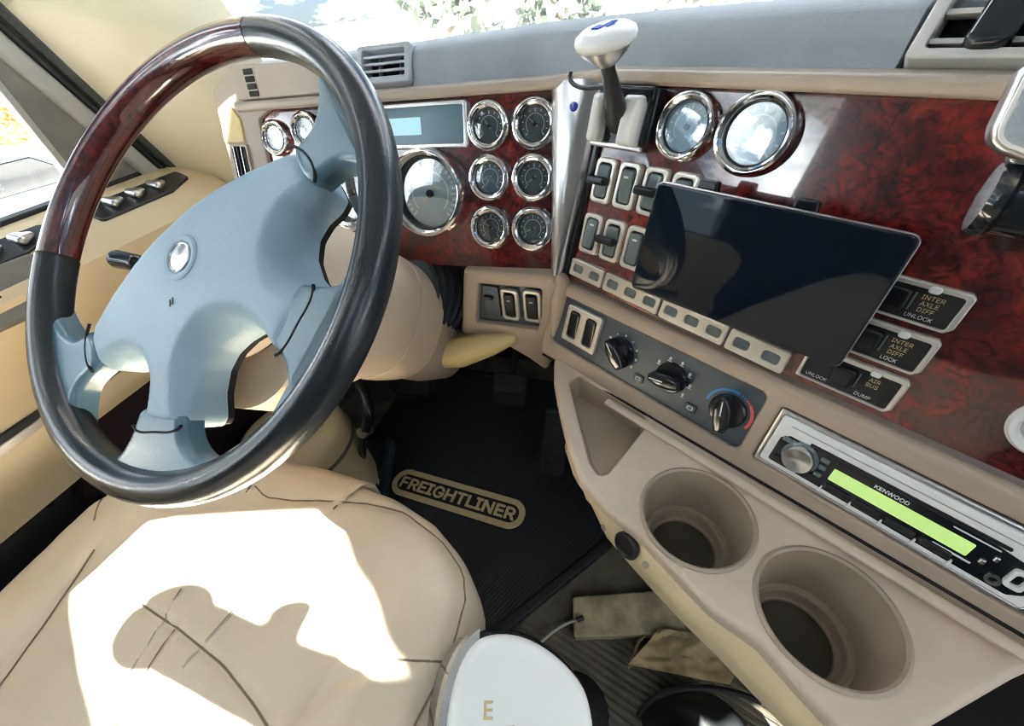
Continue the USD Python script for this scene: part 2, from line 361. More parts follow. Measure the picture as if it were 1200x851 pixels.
def car(x, y, rz, col, label):
    t = thing('car', label, 'car', at(x, y, -1.22, rz))
    body = [(-2.1, .25), (2.1, .25), (2.15, .7), (1.9, .85), (1.0, .92), (.45, 1.38), (-.9, 1.40), (-1.6, .95), (-2.1, .88)]
    R = np.eye(4); R[:3, 0], R[:3, 1], R[:3, 2] = (1, 0, 0), (0, 0, 1), (0, -1, 0); R[1, 3] = .85
    m = slab(rounded(body, .08), 0, 1.7, 0.06); part(t, 'body', moved(m, M=R), col)
    win = [(.80, .93), (.38, 1.30), (-.85, 1.32), (-1.3, .95)]
    w = slab(rounded(win, .05), 0, 1.72, 0.02); w = moved(w, M=R); w.apply_translation((0, .01, 0)); part(t, 'side_window', w, gloss_black)
    for wx in (-1.35, 1.35):
        for wy in (.78, -.82):
            c = lathe([(0, 0), (.2, 0), (.22, .02), (.31, .02), (.33, .05), (.33, .18), (.31, .2), (0, .2)], 24); Q = np.eye(4); Q[:3, :3] = R[:3, :3]; Q[:3, 3] = (wx, wy + .1 * (1 if wy > 0 else 1), .33)
            part(t, 'wheel', moved(c, M=Q), rubber)
    return t
car(-9.0, 3.3, 1.35, mat('car_blue', (0.32, 0.50, 0.62), 0.2, coat=0.5), 'pale blue car parked outside the driver door window')

# ================================================================== CAB SHELL
floor_mat_m = mat('floor_rubber', (0.15, 0.13, 0.095), 0.6, var=0.45, scale=18, bump=0.6, bscale=200, detail=5)
f = struct('floor', box(-0.93, 1.12, -1.4, 1.0, -0.05, 0.0, 0.0), floor_mat_m)
d = np.array([0.97, -0.24]); d /= np.linalg.norm(d); q = np.array([-d[1], d[0]])
for k in range(34):                                    # moulded ribs of the rubber floor beside the mat
    c = np.array([0.02, -0.02]) + q * 0.0125 * k
    a0, a1 = -0.22, 0.42
    if k > 14: a0 = -0.19 + (k - 14) * 0.0102
    P = [c + d * a0 - q * .0042, c + d * a1 - q * .0042, c + d * a1 + q * .0042, c + d * a0 + q * .0042]
    part(f, 'rib', slab(P, 0.0, 0.005, 0.002, steps=2), floor_mat_m)
headliner = mat('headliner', (0.10, 0.11, 0.125), 0.9, var=0.08, scale=40)
struct('ceiling', slab([(-0.95, -1.4), (1.12, -1.4), (1.12, 0.62), (-0.95, 0.62)], 1.80, 1.84, holes=[rr(1.15, 0.72, 0.06, 0.42, -0.94)]), headliner)
struct('window_4', slab(rr(1.16, 0.73, 0.06, 0.42, -0.94), 1.815, 1.822), pane)  # roof window added, unseen, for blue fill from above
struct('wall_front', box(-0.93, 1.12, 0.98, 1.03, -0.05, 0.88, 0.0), hole)
# left side: cab skin around the driver door; the door window reaches from y = .15 to the front post
side = mat('cab_side_trim', (0.04, 0.043, 0.05), 0.7, var=0.05, scale=20)
struct('wall_left', slab([(-1.4, -0.05), (1.0, -0.05), (1.0, 0.70), (0.60, 0.74), (0.60, 0.70), (-0.62, 0.70), (-0.62, 1.76), (0.42, 1.76), (0.42, 1.80), (-1.4, 1.80)], 0, 0.03), side)
P = UsdGeom.Xformable(stage.GetPrimAtPath('/World/wall_left')); Mx = np.eye(4); Mx[:3, 0], Mx[:3, 1], Mx[:3, 2], Mx[:3, 3] = (0, 1, 0), (0, 0, 1), (1, 0, 0), (-0.95, 0, 0)
P.AddTransformOp().Set(gf(Mx))
SIDE = lambda x: (lambda M: (M.__setitem__((slice(0, 3), 3), (x, 0, 0)), M)[1])(np.block([[np.array([[0, 0, 1], [1, 0, 0], [0, 1, 0]], float), np.zeros((3, 1))], [0, 0, 0, 1]]))  # y right, z up, x out
struct('wall_right', moved(slab([(-1.4, -0.05), (1.0, -0.05), (1.0, 0.80), (0.55, 0.82), (0.30, 1.60), (0.30, 1.8), (-1.4, 1.8)], 0, 0.03, holes=[rr(0.75, 0.72, 0.05, -0.15, 1.18)]), M=SIDE(1.09)), side)
bz = struct('window_3', moved(slab(rr(0.76, 0.73, 0.05, -0.15, 1.18), 0.010, 0.016), M=SIDE(1.09)), pane)
struct('wall_back', moved(slab([(-0.93, -0.05), (1.12, -0.05), (1.12, 1.8), (-0.93, 1.8)], 0, 0.03), M=axes((0, -1.38, 0), (1, 0, 0), (0, 0, 1))), side)
# front post of the door opening and the header over the windshield
struct('trim_1', prism([(-0.93, 0.415, 1.06), (-0.93, 0.475, 1.06), (-0.93, 0.455, 1.80), (-0.93, 0.415, 1.80)], (0.05, 0, 0)), cream_light)
struct('trim_2', box(-0.90, 1.10, 0.60, 0.66, 1.33, 1.80, 0.01), headliner)
# windshield of two flat panes leaning back, with its post
def wpane(x0, x1):
    a, b = (0.42, 0.90) if x0 < 0 else (0.90, 0.42)
    y0 = lambda x: 0.98 - 0.22 * max(0, abs(x - 0.1) - 0.25); top = 0.58
    pts = [(x0, y0(x0), 0.86), (x1, y0(x1), 0.86), (x1, y0(x1) - top * .42, 0.86 + top), (x0, y0(x0) - top * .42, 0.86 + top)]
    return prism(pts, (0, 0.0028, 0.0065))
struct('window_1', wpane(-0.86, 0.085), pane)
struct('window_2', wpane(0.115, 1.06), pane)

# A-pillar trim: a wide curved skin from the door seal round to the windshield
A0 = np.array([(-0.885, 0.615, 0.62), (-0.885, 0.600, 0.72), (-0.885, 0.505, 0.96), (-0.885, 0.46, 1.08), (-0.885, 0.40, 1.34)])
A1 = np.array([(-0.66, 0.735, 0.62), (-0.67, 0.725, 0.76), (-0.70, 0.675, 0.96), (-0.72, 0.64, 1.08), (-0.75, 0.56, 1.34)])
G = []
for a, b in zip(resample(A0, 16), resample(A1, 16)):
    row = []
    for s in np.linspace(0, 1, 14):
        row.append(a * (1 - s) + b * s + np.array([0.45, -0.89, 0]) * 0.035 * math.sin(math.pi * s) ** 0.8)
    G.append(row)
struct('trim_3', sheet(np.array(G), 0.02), cream_light, smooth=40)
struct('trim_4', tube(resample(A0 + np.array([0.014, -0.008, 0]), 20), 0.014, 10, 1.3), seal_mat)
struct('trim_5', tube(resample(A0 + np.array([0.010, -0.034, 0]), 20), 0.006, 8), rubber)

# ------------------------------------------------------------------ driver door
DX = -0.85
t = thing('door_1', kind='structure')
def side_slab(P, x0, x1, b=0.0, holes=(), r=None):
    if r: P = rounded(P, r)
    return moved(slab(P, 0, x1 - x0, b, holes=holes), M=SIDE(x0))
part(t, 'sail_panel', side_slab([(0.412, 0.78), (0.575, 0.76), (0.478, 1.02), (0.46, 1.08), (0.412, 1.08)], DX - 0.045, DX - 0.025, 0.003), door_grey)
B0 = A0 + np.array([0.0, -0.058, 0])
part(t, 'window_channel', sweep(resample(B0[1:4], 14), rr(0.030, 0.036, 0.008), (1, 0, 0)), strip_grey)
part(t, 'window_edge_trim', box(DX - 0.045, DX - 0.026, 0.404, 0.414, 0.79, 1.08, 0.002), strip_grey)
part(t, 'glass', side_slab([(-0.62, 0.70), (0.415, 0.70), (0.415, 1.77), (-0.62, 1.77)], DX - 0.058, DX - 0.053), pane)
part(t, 'belt_seal', box(DX - 0.050, DX - 0.022, -0.62, 0.50, 0.778, 0.796, 0.003), rubber)
# moulded panel: ledge under the glass, face, armrest shelf and lower pocket as one profile along the door
DB = (xpt(0, 616, -0.82)[2] + xpt(86, 551, -0.82)[2]) / 2
prof = [(-0.880, 0.779), (-0.835, 0.772), (-0.785, 0.752), (-0.770, 0.735), (-0.772, 0.700), (-0.800, 0.655), (-0.815, 0.60), (-0.812, 0.575), (-0.800, 0.560), (-0.800, 0.545), (-0.812, 0.530), (-0.818, 0.47), (-0.818, DB + .02), (-0.830, DB), (-0.90, DB)]
G = np.array([[(x + (0.05 * max(0, (y - 0.50) / 0.10) ** 2 * (-1) if y > 0.5 else 0), y, z) for x, z in prof] for y in np.r_[np.linspace(-0.62, 0.5, 20), np.linspace(0.52, 0.595, 6)]])
part(t, 'door_panel', sheet(G, 0.012), cream, smooth=35)
# switch pods on the ledge
for (x, y, w, l) in ((-0.812, 0.445, 0.045, 0.17), (-0.812, 0.235, 0.045, 0.15)):
    M = axes((x, y, 0.773), (1, 0, -0.38), (0, 1, 0))
    s = part(t, 'switch_pod', moved(slab(rounded([(-w / 2, -l / 2), (w / 2, -l / 2), (w / 2, l / 2 - .05), (0.004, l / 2), (-w / 2, l / 2)], .006), 0, 0.006, 0.002), M=M), black)
    for k in range(3):
        mm = spheres([((-0.008, 0, 0), 0.006), ((0.008, 0, 0.003), 0.0065), ((0.0, 0.014, 0.0), 0.005)], 14)
        part(s, 'switch', moved(moved(mm, (0, -l / 2 + .035 + .037 * k, 0.010)), M=M), satin)
PCU = xpt(12, 345, -0.780) + np.array([0, -0.03, 0])
part(t, 'pull_cup', moved(slab(rounded([(-.09, -.03), (.07, -.036), (.09, .03), (-.08, .036)], .012), 0, 0.016, 0.005), M=axes(PCU, (0, 1, 0), (-0.40, 0, 0.92))), door_grey, 'dark grey pull cup')
part(t, 'pull_opening', moved(slab(ell(.026, .012), 0.014, 0.018, 0.001), M=axes(PCU + [0, -.008, 0], (0, 1, 0), (-0.40, 0, 0.92))), hole)
TS = xpt(30, 508, -0.795)[2]
part(t, 'trim_strip', box(-0.815, -0.794, -0.44, 0.30, TS - .006, TS + .006, 0.003), satin)
part(t, 'trim_groove', box(-0.815, -0.7955, -0.44, 0.30, TS + .007, TS + .015, 0.001), rubber)
part(t, 'door_pocket', box(-0.835, -0.806, -0.05, 0.28, 0.580, 0.64, 0.008), yellow_cream)
part(t, 'screw_cap', moved(lathe([(0, 0), (.006, 0), (.005, .003), (0, .003)], 16), M=axes((-0.819, 0.05, 0.46), (0, 1, 0), (0, 0, 1))), hole)
mk = [xpt(*q, -0.800) for q in ((100, 468), (130, 446), (186, 414), (230, 430), (240, 560), (98, 585))]
part(t, 'kick_pad', prism(mk, (-0.03, 0, 0)), maroon, 'dark maroon lower front corner of the door')
# side mirror added outside, unseen, to shade the door ledge
t = thing('side_mirror', 'black side mirror added outside, unseen, to shade the door ledge', 'mirror')
part(t, 'housing', moved(slab(rounded([(-0.03, 1.16), (0.36, 1.16), (0.36, 1.50), (-0.03, 1.50)], 0.03), 0, 0.05, 0.012), M=SIDE(-1.24)), black)
part(t, 'bracket', tube([(-1.20, 0.30, 1.30), (-1.08, 0.42, 1.34), (-0.945, 0.46, 1.36)], 0.014, 10), black)
def sunward(px, py, x): p = zpt(px, py, 0.497); return p + SUN / (-SUN[0]) * (p[0] - x)      # the point at x that throws its shade there
t = thing('spot_mirror', 'round head on a thick arm added outside, unseen, to cast the seat shadow', 'mirror')  # added, unseen: its head and arm cast the shadow on the seat
spot = sunward(200, 732, -1.10); e1 = np.cross(SUN, [0, 0, 1]); e1 /= np.linalg.norm(e1)
part(t, 'mirror_head', moved(lathe([(0, .018), (.026, .016), (.039, .006), (.042, -.004), (.039, -.014), (.026, -.02), (0, -.022)], 40), M=axes(spot, e1, np.cross(SUN, e1))), black)
mid = sunward(310, 790, -1.06); far = sunward(520, 885, -0.99)
part(t, 'arm', tube([spot, mid, far], 0.034, 14), black)
part(t, 'arm_clamp', tube([sunward(330, 780, -1.05), sunward(340, 738, -1.05), sunward(347, 716, -1.05)], [0.015, .017, .021], 12), black)
# canvas awning added outside, unseen: its gap shapes the sun patch on the seat
AW = np.array([-0.75, -0.45, 1.0]) * 1.0
t = thing('side_awning', 'grey canvas awning added outside, unseen, to shape the sun patch on the seat', 'sun_blocker')
canvas = mat('blocker_canvas', (0.30, 0.31, 0.30), 0.8, var=0.15, scale=12)
def landing(px, py): p = zpt(px, py, 0.497); k = (p[0] + 0.9) / 0.75; return (p[1] - 0.45 * k - 0.45, 0.497 + k + 1.0)
a1, a2, a3, a4 = landing(66, 632), landing(384, 602), landing(408, 670), landing(492, 802)
c2, c3, c4, c5 = landing(97, 668), landing(100, 720), landing(112, 790), landing(132, 851)
ext = lambda a, b, y: (y, b[1] + (y - b[0]) * (b[1] - a[1]) / (b[0] - a[0]))
up1 = ext(a3, a4, -1.45); lo1 = ext(c2, c5, -1.45)
fr_ = [(x_, y_) for x_, y_ in ((a1[0] * .6 + a2[0] * .4 + .012, a1[1] * .6 + a2[1] * .4), (a1[0] * .25 + a2[0] * .75 + .006, a1[1] * .25 + a2[1] * .75))]
part(t, 'upper_cloth', moved(slab([(-0.12, a1[1] - 0.02), (-0.12, 3.1), (-1.45, 3.1), up1, a4, a3, a2] + fr_[::-1] + [a1, (a1[0], a1[1] - 0.02)], 0, 0.006), M=SIDE(-1.65)), canvas)
part(t, 'lower_cloth', moved(slab([a1, c2, c3, c4, c5, lo1, (-1.45, a1[1] - 0.02), (a1[0], a1[1] - 0.02)], 0, 0.006), M=SIDE(-1.65)), canvas)
part(t, 'pole', tube([(-1.65, -0.10, -1.2), (-1.65, -0.10, 3.15)], 0.02, 10), strip_grey)

# ================================================================== DASHBOARD
dash = thing('dashboard', 'tan dashboard with burl wood fascia, grey top pad and tan heater surround', 'dashboard')
# wood fascias
gw = slab(rounded([(-0.475, -0.003), (0.0, -0.003), (0.0, 0.214), (-0.44, 0.214), (-0.475, 0.20)], 0.008), -0.010, 0.0, 0.001)
part(dash, 'gauge_fascia', moved(gw, M=GA.frame()), wood, 'dark red burl wood fascia behind the gauges')
cw = slab(rr(0.60, 0.222, 0.003, 0.297, 0.105), -0.010, 0.0, 0.001)
part(dash, 'centre_fascia', moved(cw, M=CE.frame()), wood, 'dark red burl wood fascia of the centre panel')
# rounded lip along the top of both fascias
Pg = [GA.pt(u, 0.2135, 0.003) for u in np.linspace(-0.50, -0.03, 12)]; Pc = [CE.pt(u, 0.2165, 0.003) for u in np.linspace(0.01, 0.60, 14)]
cor = (Pg[-1] + Pc[0]) / 2
lip = np.array(Pg + [cor * 0.6 + 0.2 * (Pg[-1] + Pc[0])] + Pc)
part(dash, 'lip_trim', sweep(lip, [(x * 1.0, y) for x, y in rr(0.026, 0.0125, 0.005, 0.0, 0.0)], (0, 0, 1)), tan_lip)
# top pad: rises from the lip, then runs forward to the windshield
LV0, LV1, RV0 = -0.290, -0.208, CE.uv(1056, 80)[0] - 0.004
def pad(us_g, us_c, hb=0.0):
    rows = []
    for F, us in ((GA, us_g), (CE, us_c)):
        for u in us:
            b = F.pt(u, 0.2205, 0.0); n = np.array([F.n[0], F.n[1], 0]); n /= np.linalg.norm(n)
            if F is GA and len(us_c): n = n * max(0, min(1, 1)) 
            up = 0.9215 if F is CE else 0.917 + 0.005 * (u + .25) / .25 * (u > -.25)
            r = [b - n * 0.0 + [0, 0, 0.000], b - n * .006 + [0, 0, .005], b - n * .012 + [0, 0, 0.55 * (up - b[2])], b - n * .020 + [0, 0, 0.86 * (up - b[2])], b - n * .032 + [0, 0, up - b[2]], b - n * .055 + [0, 0, up + .003 - b[2]]]
            e = r[-1]; w = np.array([e[0] - 0.15 * (0.2 if F is GA else 1) * 0, 0.965 - 0.20 * max(0, abs(e[0] - 0.1) - 0.25), 0.885])
            r += [e * (1 - s) + w * s + [0, 0, 0.006 * math.sin(math.pi * s)] for s in (0.25, .5, .75, 1)]
            rows.append(r)
    return np.array(rows)
part(dash, 'top_pad', sheet(pad(np.linspace(LV1, -0.035, 12), np.linspace(0.03, RV0, 16)), 0.012), pad_sky_grey, smooth=40)
part(dash, 'top_pad', sheet(pad(np.linspace(-0.485, LV0, 8), []), 0.012), pad_sky_grey, smooth=40)
rows = pad([], np.linspace(RV0 + .004, 0.60, 12)); part(dash, 'top_pad', sheet(rows[:, 4:], 0.012), pad_sky_grey, smooth=40)
rows = pad(np.linspace(LV0, LV1, 6), []); part(dash, 'top_pad', sheet(rows[:, 4:], 0.012), pad_sky_grey, smooth=40)
# left end pod in tan
part(dash, 'end_pod', moved(slab(rounded([(-0.555, -0.06), (-0.47, -0.06), (-0.47, 0.195), (-0.44, 0.209), (-0.30, 0.209), (-0.30, 0.224), (-0.50, 0.262), (-0.548, 0.235)], 0.0062), -0.05, 0.006, 0.0025), M=GA.frame()), tan_lip)
part(dash, 'end_pod_door', moved(slab(rounded([(-0.548, 0.165), (-0.505, 0.165), (-0.503, 0.195), (-0.515, 0.212), (-0.542, 0.212)], 0.004), 0.0, 0.009, 0.002), M=GA.frame()), yellow_cream)
part(dash, 'end_pod_face', moved(slab(rounded([(-0.497, 0.219), (-0.31, 0.219), (-0.31, 0.256), (-0.488, 0.262), (-0.497, 0.250)], 0.006), -0.03, 0.012, 0.003), M=GA.frame()), tan_lip)
# silver divider between the two fascias
R = []
for s in np.linspace(0, 1, 16):
    v = 0.212 - 0.216 * s; wl = -0.026 + 0.013 * s ** 0.8; wr = 0.016 - 0.010 * s ** 0.7
    a, b = GA.pt(wl, v, 0.0), CE.pt(wr, v, 0.0); n = (GA.n + CE.n) / 2; n = n / np.linalg.norm(n); row = []
    for q in np.linspace(0, 1, 13): row.append(a * (1 - q) + b * q + n * (0.004 + 0.013 * math.sin(math.pi * q) ** 0.55 - (0.004 if q in (0.0, 1.0) else 0)))
    R.append(row)
part(dash, 'divider', sheet(np.array(R), 0.004), satin, 'bright silver divider strip', smooth=40)
R2 = np.array(R); edge = R2[:, -1] + CE.u * 0.0035 + CE.n * 0.002
part(dash, 'divider_edge', tube(edge, 0.0045, 8), gloss_black)
b = (GA.pt(0.002, 0.186, 0) + CE.pt(-0.004, 0.186, 0)) / 2; n = (GA.n + CE.n) / 2; n /= np.linalg.norm(n)
Mb = axes(b + n * 0.016, np.cross([0, 0, 1], n), [0, 0, 1])
s = part(dash, 'button_ring', moved(lathe([(0, 0), (.0085, 0), (.009, .002), (.0075, .004), (.0065, .003), (0, .003)], 28), M=Mb), chrome)
part(s, 'button', moved(lathe([(0, 0.002), (.006, .002), (.0058, .006), (.003, .008), (0, .0085)], 24), M=Mb), blue_gem, 'blue push button')
hk = [hit(px, py, CE.n, CE.pt(0, 0, w_)) for px, py, w_ in ((669, 85, .022), (668, 93, .024), (674, 100, .024), (688, 103, .022), (708, 102, .020))]
part(dash, 'wire_hook', tube(curve(hk, 16), 0.0022, 8), black)
# lower surround: heater band, switch pod and their joint
hb = slab(rr(0.60, 0.118, 0.012, 0.292, -0.069), -0.035, 0.008, 0.008, holes=[rr(0.272, 0.070, 0.008, 0.1445, -0.0625), rr(0.193, 0.063, 0.004, 0.391, -0.0635)], hb=0.003)
part(dash, 'heater_surround', moved(hb, M=HE.frame()), tan)
PO = Face((-0.1165, 0.452, 0.672), (-0.10, -0.99, 0.06))
pp = [PO.uv(*q) for q in ((546, 312), (652, 322), (660, 332), (652, 345), (648, 400), (643, 432), (622, 417), (598, 403), (572, 393), (543, 388))]
ph = [PO.uv(*q) for q in ((564, 329), (638, 335), (637, 384), (561, 374))]
pod = slab(rounded(pp, 0.006), -0.03, 0.010, 0.007, holes=[rounded(ph, 0.004)], hb=0.003)
part(dash, 'switch_pod', moved(pod, M=PO.frame()), tan)
part(dash, 'pod_backing', moved(slab(rounded(ph, 0.004), -0.026, -0.002), M=PO.frame()), navy)
cj = [PO.pt(*PO.uv(652, 330), 0.004), PO.pt(*PO.uv(648, 372), 0.002), PO.pt(*PO.uv(646, 405), 0.004)]
part(dash, 'surround_joint', spheres([(cj[0] + [0.006, 0.006, 0], 0.012), (cj[1] + [0.004, 0.006, 0], 0.011), (cj[2] + [0.002, 0.004, 0.004], 0.012), (HE.pt(0.006, -0.03, -0.01), 0.012), (HE.pt(0.006, -0.105, -0.01), 0.012)], 16), tan)
# underside closing panel and footwell sides
part(dash, 'under_panel', sheet(np.array([[(x, y, z) for y, z in ((0.47, 0.60), (0.60, 0.57), (0.97, 0.55))] for x in np.linspace(-0.88, 0.45, 8)]), 0.01), hole)
kb_ = [(ypt(470, 416, 0.42), 0.018), (ypt(500, 418, 0.42), 0.020), (ypt(540, 415, 0.42), 0.022), (ypt(576, 404, 0.43), 0.017), (ypt(600, 397, 0.44), 0.009), (ypt(500, 405, 0.52), 0.03)]
part(dash, 'knee_bolster', spheres(kb_, 32), yellow_cream, 'yellowed knee panel under the steering column')

# ------------------------------------------------------------------ console with cup holders
edge = [(-0.113, 0.412), (-0.104, 0.37), (-0.084, 0.318), (-0.061, 0.265), (-0.041, 0.228), (-0.012, 0.204), (0.030, 0.180), (0.060, 0.156), (0.086, 0.136), (0.121, 0.121), (0.143, 0.101), (0.161, 0.086), (0.172, 0.078), (0.184, 0.078), (0.219, 0.103), (0.282, 0.150), (0.325, 0.179), (0.312, 0.200), (-0.098, 0.437)]
cp = rounded(edge, 0.006)
cups = [(0.0745, 0.2165), (0.1705, 0.1585)]
RC = 0.0495
tray = rounded([(-0.082, 0.366), (-0.072, 0.384), (0.018, 0.332), (0.022, 0.318), (-0.013, 0.242), (-0.022, 0.237), (-0.034, 0.250)], 0.006)
body = slab(cp, KZ - 0.016, KZ, 0.007, holes=[np.array(ell(RC + 0.001, n=56)) + c for c in cups] + [tray], hb=0.003)
part(dash, 'console_top', body, console_tan)
under = [tuple(p) for p in inset(ccw(np.array(edge)), 0.018)]
G = [[(x, y, KZ - 0.006) for x, y in edge[1:15]], [(x, y, KZ - 0.040) for x, y in edge[1:15]]]
eo = np.array(edge[1:15]); ei = inset(ccw(np.array(edge)), 0.020)
ei = ei if np.linalg.norm(ei[0] - edge[0]) < 0.1 else ei[::-1]
seam = np.array([HE.pt(u, HE.uv(650, 419)[1] + (HE.uv(1190, 732)[1] - HE.uv(650, 419)[1]) * (u - 0.02) / 0.47, 0.0085) for u in np.linspace(0.004, 0.50, 24)])
part(dash, 'seam_gap', tube(seam, 0.0016, 8), hole, 'black joint between the heater band and the console top')
part(dash, 'console_bead', tube(seam[6:] + HE.n * 0.016 + np.array([0, 0, -0.0035]), 0.004, 10, 1.4), console_tan)
# cup liners
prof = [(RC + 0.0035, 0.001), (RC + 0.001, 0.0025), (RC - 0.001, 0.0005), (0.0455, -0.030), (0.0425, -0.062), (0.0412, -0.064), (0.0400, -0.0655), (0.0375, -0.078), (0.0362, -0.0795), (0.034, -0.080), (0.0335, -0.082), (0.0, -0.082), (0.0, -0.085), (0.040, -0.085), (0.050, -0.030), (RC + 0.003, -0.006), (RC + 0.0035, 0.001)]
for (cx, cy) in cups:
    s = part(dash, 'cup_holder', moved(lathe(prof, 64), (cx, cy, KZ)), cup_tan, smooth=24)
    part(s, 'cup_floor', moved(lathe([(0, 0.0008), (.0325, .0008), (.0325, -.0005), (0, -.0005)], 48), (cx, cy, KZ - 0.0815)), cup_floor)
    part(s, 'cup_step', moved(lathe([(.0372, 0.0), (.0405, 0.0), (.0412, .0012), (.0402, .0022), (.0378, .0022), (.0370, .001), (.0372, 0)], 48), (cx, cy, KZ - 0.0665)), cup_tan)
# sloping floor and walls of the tray
tr = Polygon(tray); tc = np.array(tr.centroid.coords[0])
fl = []
def tz(x, y):
    q = (np.array([x, y]) - np.array([-0.020, 0.240])) @ np.array([0.16, 0.987]); return KZ - 0.008 - 0.024 * min(1, max(0, q / 0.10))
tri = ccw(np.array(tray))
V = [(x, y, KZ - 0.003) for x, y in tri] + [(x, y, tz(x, y)) for x, y in inset(tri, 0.005)]
n = len(tri); F = [(k, n + (k + 1) % n, n + k) for k in range(n)] + [(k, (k + 1) % n, n + (k + 1) % n) for k in range(n)]
c = len(V); V.append((tc[0], tc[1], tz(*tc))); F += [(n + k, n + (k + 1) % n, c) for k in range(n)]
V2 = [(x, y, z - 0.006) for x, y, z in V]; m = len(V); F2 = [(a + m, c2 + m, b2 + m) for a, b2, c2 in F]
part(dash, 'tray', trimesh.Trimesh(np.array(V + V2), np.array([f[::-1] for f in F] + [f[::-1] for f in F2])), cup_tan, smooth=25)
part(dash, 'tray_mat', moved(slab(inset(ccw(np.array(tray)), 0.0075), 0, 0.0015), (0, 0, 0)) if False else sheet(np.array([[(0, 0, 0)] * 2] * 2) + np.array([[(0, 0, 0), (0, .001, 0)], [(.001, 0, 0), (.001, .001, 0)]]) + [0.0, 0.3, KZ - 0.05], 0.001), cup_tan) if False else None
# front skirt of the console: a slimmer cream strip below the edge, with a socket
sk = [zpt(*q, 0.515) for q in ((662, 520), (672, 553), (688, 582), (711, 630), (746, 671), (791, 721), (840, 769), (903, 836), (930, 862))]
top = [(x + .003, y + .005, KZ - 0.012) for x, y in (resample(np.array(edge[3:13]), 26))]
skr = resample(np.array(sk), 26); topr = np.array(top)
G = []
for a, b in zip(topr, skr):
    d = b - a; o = np.array([-0.55, -0.8, 0.2]); row = []
    for s in np.linspace(0, 1, 9): row.append(a + d * s + o * 0.006 * math.sin(math.pi * min(1, s * 1.1)) )
    row.append(b + [0.001, 0.002, -0.006]); row.append(b + [0.003, 0.006, -0.012]); G.append(row)
part(dash, 'console_skirt', sheet(np.array(G)[:, ::-1], 0.008), cream, 'cream skirt strip under the console edge', smooth=40)
SG = np.array(G); SN = np.cross(np.gradient(SG, axis=0), np.gradient(SG, axis=1)); SN /= np.linalg.norm(SN, axis=2)[..., None]
def onskirt(px, py, lift=0.0):
    r_ = sight(px, py); r_ /= np.linalg.norm(r_); d_ = SG - EYE; off = np.linalg.norm(d_ - (d_ @ r_)[..., None] * r_, axis=2); i_, j_ = np.unravel_index(off.argmin(), off.shape)
    n_ = SN[i_, j_]; n_ = n_ if n_ @ (EYE - SG[i_, j_]) > 0 else -n_; p_ = hit(px, py, n_, SG[i_, j_]); x_ = SG[min(i_ + 1, len(SG) - 1), j_] - SG[max(i_ - 1, 0), j_]
    return axes(p_ + n_ * lift, x_, np.cross(n_, x_))
Ms = onskirt(735, 639, 0.0015)
s = part(dash, 'socket_ring', moved(lathe([(0.0095, -.004), (.0135, -.004), (.014, .001), (.012, .003), (.0095, .001), (.0095, -.004)], 30), M=Ms), black)
part(s, 'socket_hole', moved(lathe([(0, -.001), (.0096, -.001), (.0096, .0002), (0, .0002)], 24), M=Ms), hole)
for px, py in ((708, 618), (757, 662)):
    part(dash, 'screw', moved(lathe([(0, -.002), (.0035, -.002), (.003, .0015), (0, .002)], 14), M=onskirt(px, py, 0.001)), tan_lip)
lowp = [HE.pt(u_q, -0.12, -0.03) for u_q in (0.34, 0.60)]; bk_ = np.array([0.35, 0.55, 0]) * 0.5
part(dash, 'lower_dash', loft([[lowp[0] * [1, 1, 0] + [0, 0, z], lowp[1] * [1, 1, 0] + [0, 0, z], (lowp[1] + bk_) * [1, 1, 0] + [0, 0, z], (lowp[0] + bk_) * [1, 1, 0] + [0, 0, z]] for z in (0.001, 0.56)]), rubber)
# console body under the top
part(dash, 'console_body', loft([[(x, y, KZ - 0.012) for x, y in inset(ccw(np.array(edge)), 0.006)], [(x, y, KZ - 0.050) for x, y in inset(ccw(np.array(edge)), 0.0085)]], cap=False) , cream)

# ================================================================== STEERING WHEEL AND COLUMN
WC = np.array([-0.4095, 0.2281, 0.8095]); wn = np.array([-0.0441, -0.6492, 0.7593]); wn /= np.linalg.norm(wn)
wa = np.cross([0, 0, 1], wn); wa /= np.linalg.norm(wa); wb = np.cross(wn, wa)
th = math.radians(42)                                  # the wheel is turned left
WF = np.eye(4); WF[:3, 0] = math.cos(th) * wa + math.sin(th) * wb; WF[:3, 1] = -math.sin(th) * wa + math.cos(th) * wb; WF[:3, 2] = wn; WF[:3, 3] = WC
sw = thing('steering_wheel', 'four-spoke truck steering wheel with dark red wood and black leather rim', 'steering wheel', WF)
RR, RT = 0.2139, 0.0152
def arc(a0, a1, n, r=RR, z=0): return [(r * math.cos(math.radians(a)), r * math.sin(math.radians(a)), z) for a in np.linspace(a0, a1, n)]
def ringtube(a0, a1, rad, n=90, m=20):
    rings = []
    for a in np.linspace(math.radians(a0), math.radians(a1), n):
        e = np.array([math.cos(a), math.sin(a), 0]); rings.append([RR * e + rad * (math.cos(q) * e * 1.0 + math.sin(q) * np.array([0, 0, 1.12])) for q in np.linspace(0, 2 * math.pi, m, endpoint=False)])
    return loft(rings)
part(sw, 'rim_wood', ringtube(43.4, 144.6, RT, 60), rim_wood, 'dark red polished wood half of the rim', smooth=40)
part(sw, 'rim_leather', ringtube(145.2, 402.8, RT * 1.03, 120), soft_black, 'black leather part of the rim', smooth=40)
for a in (43.1, 144.9): part(sw, 'rim_joint', ringtube(a - 0.35, a + 0.35, RT * 0.97, 3), hole)
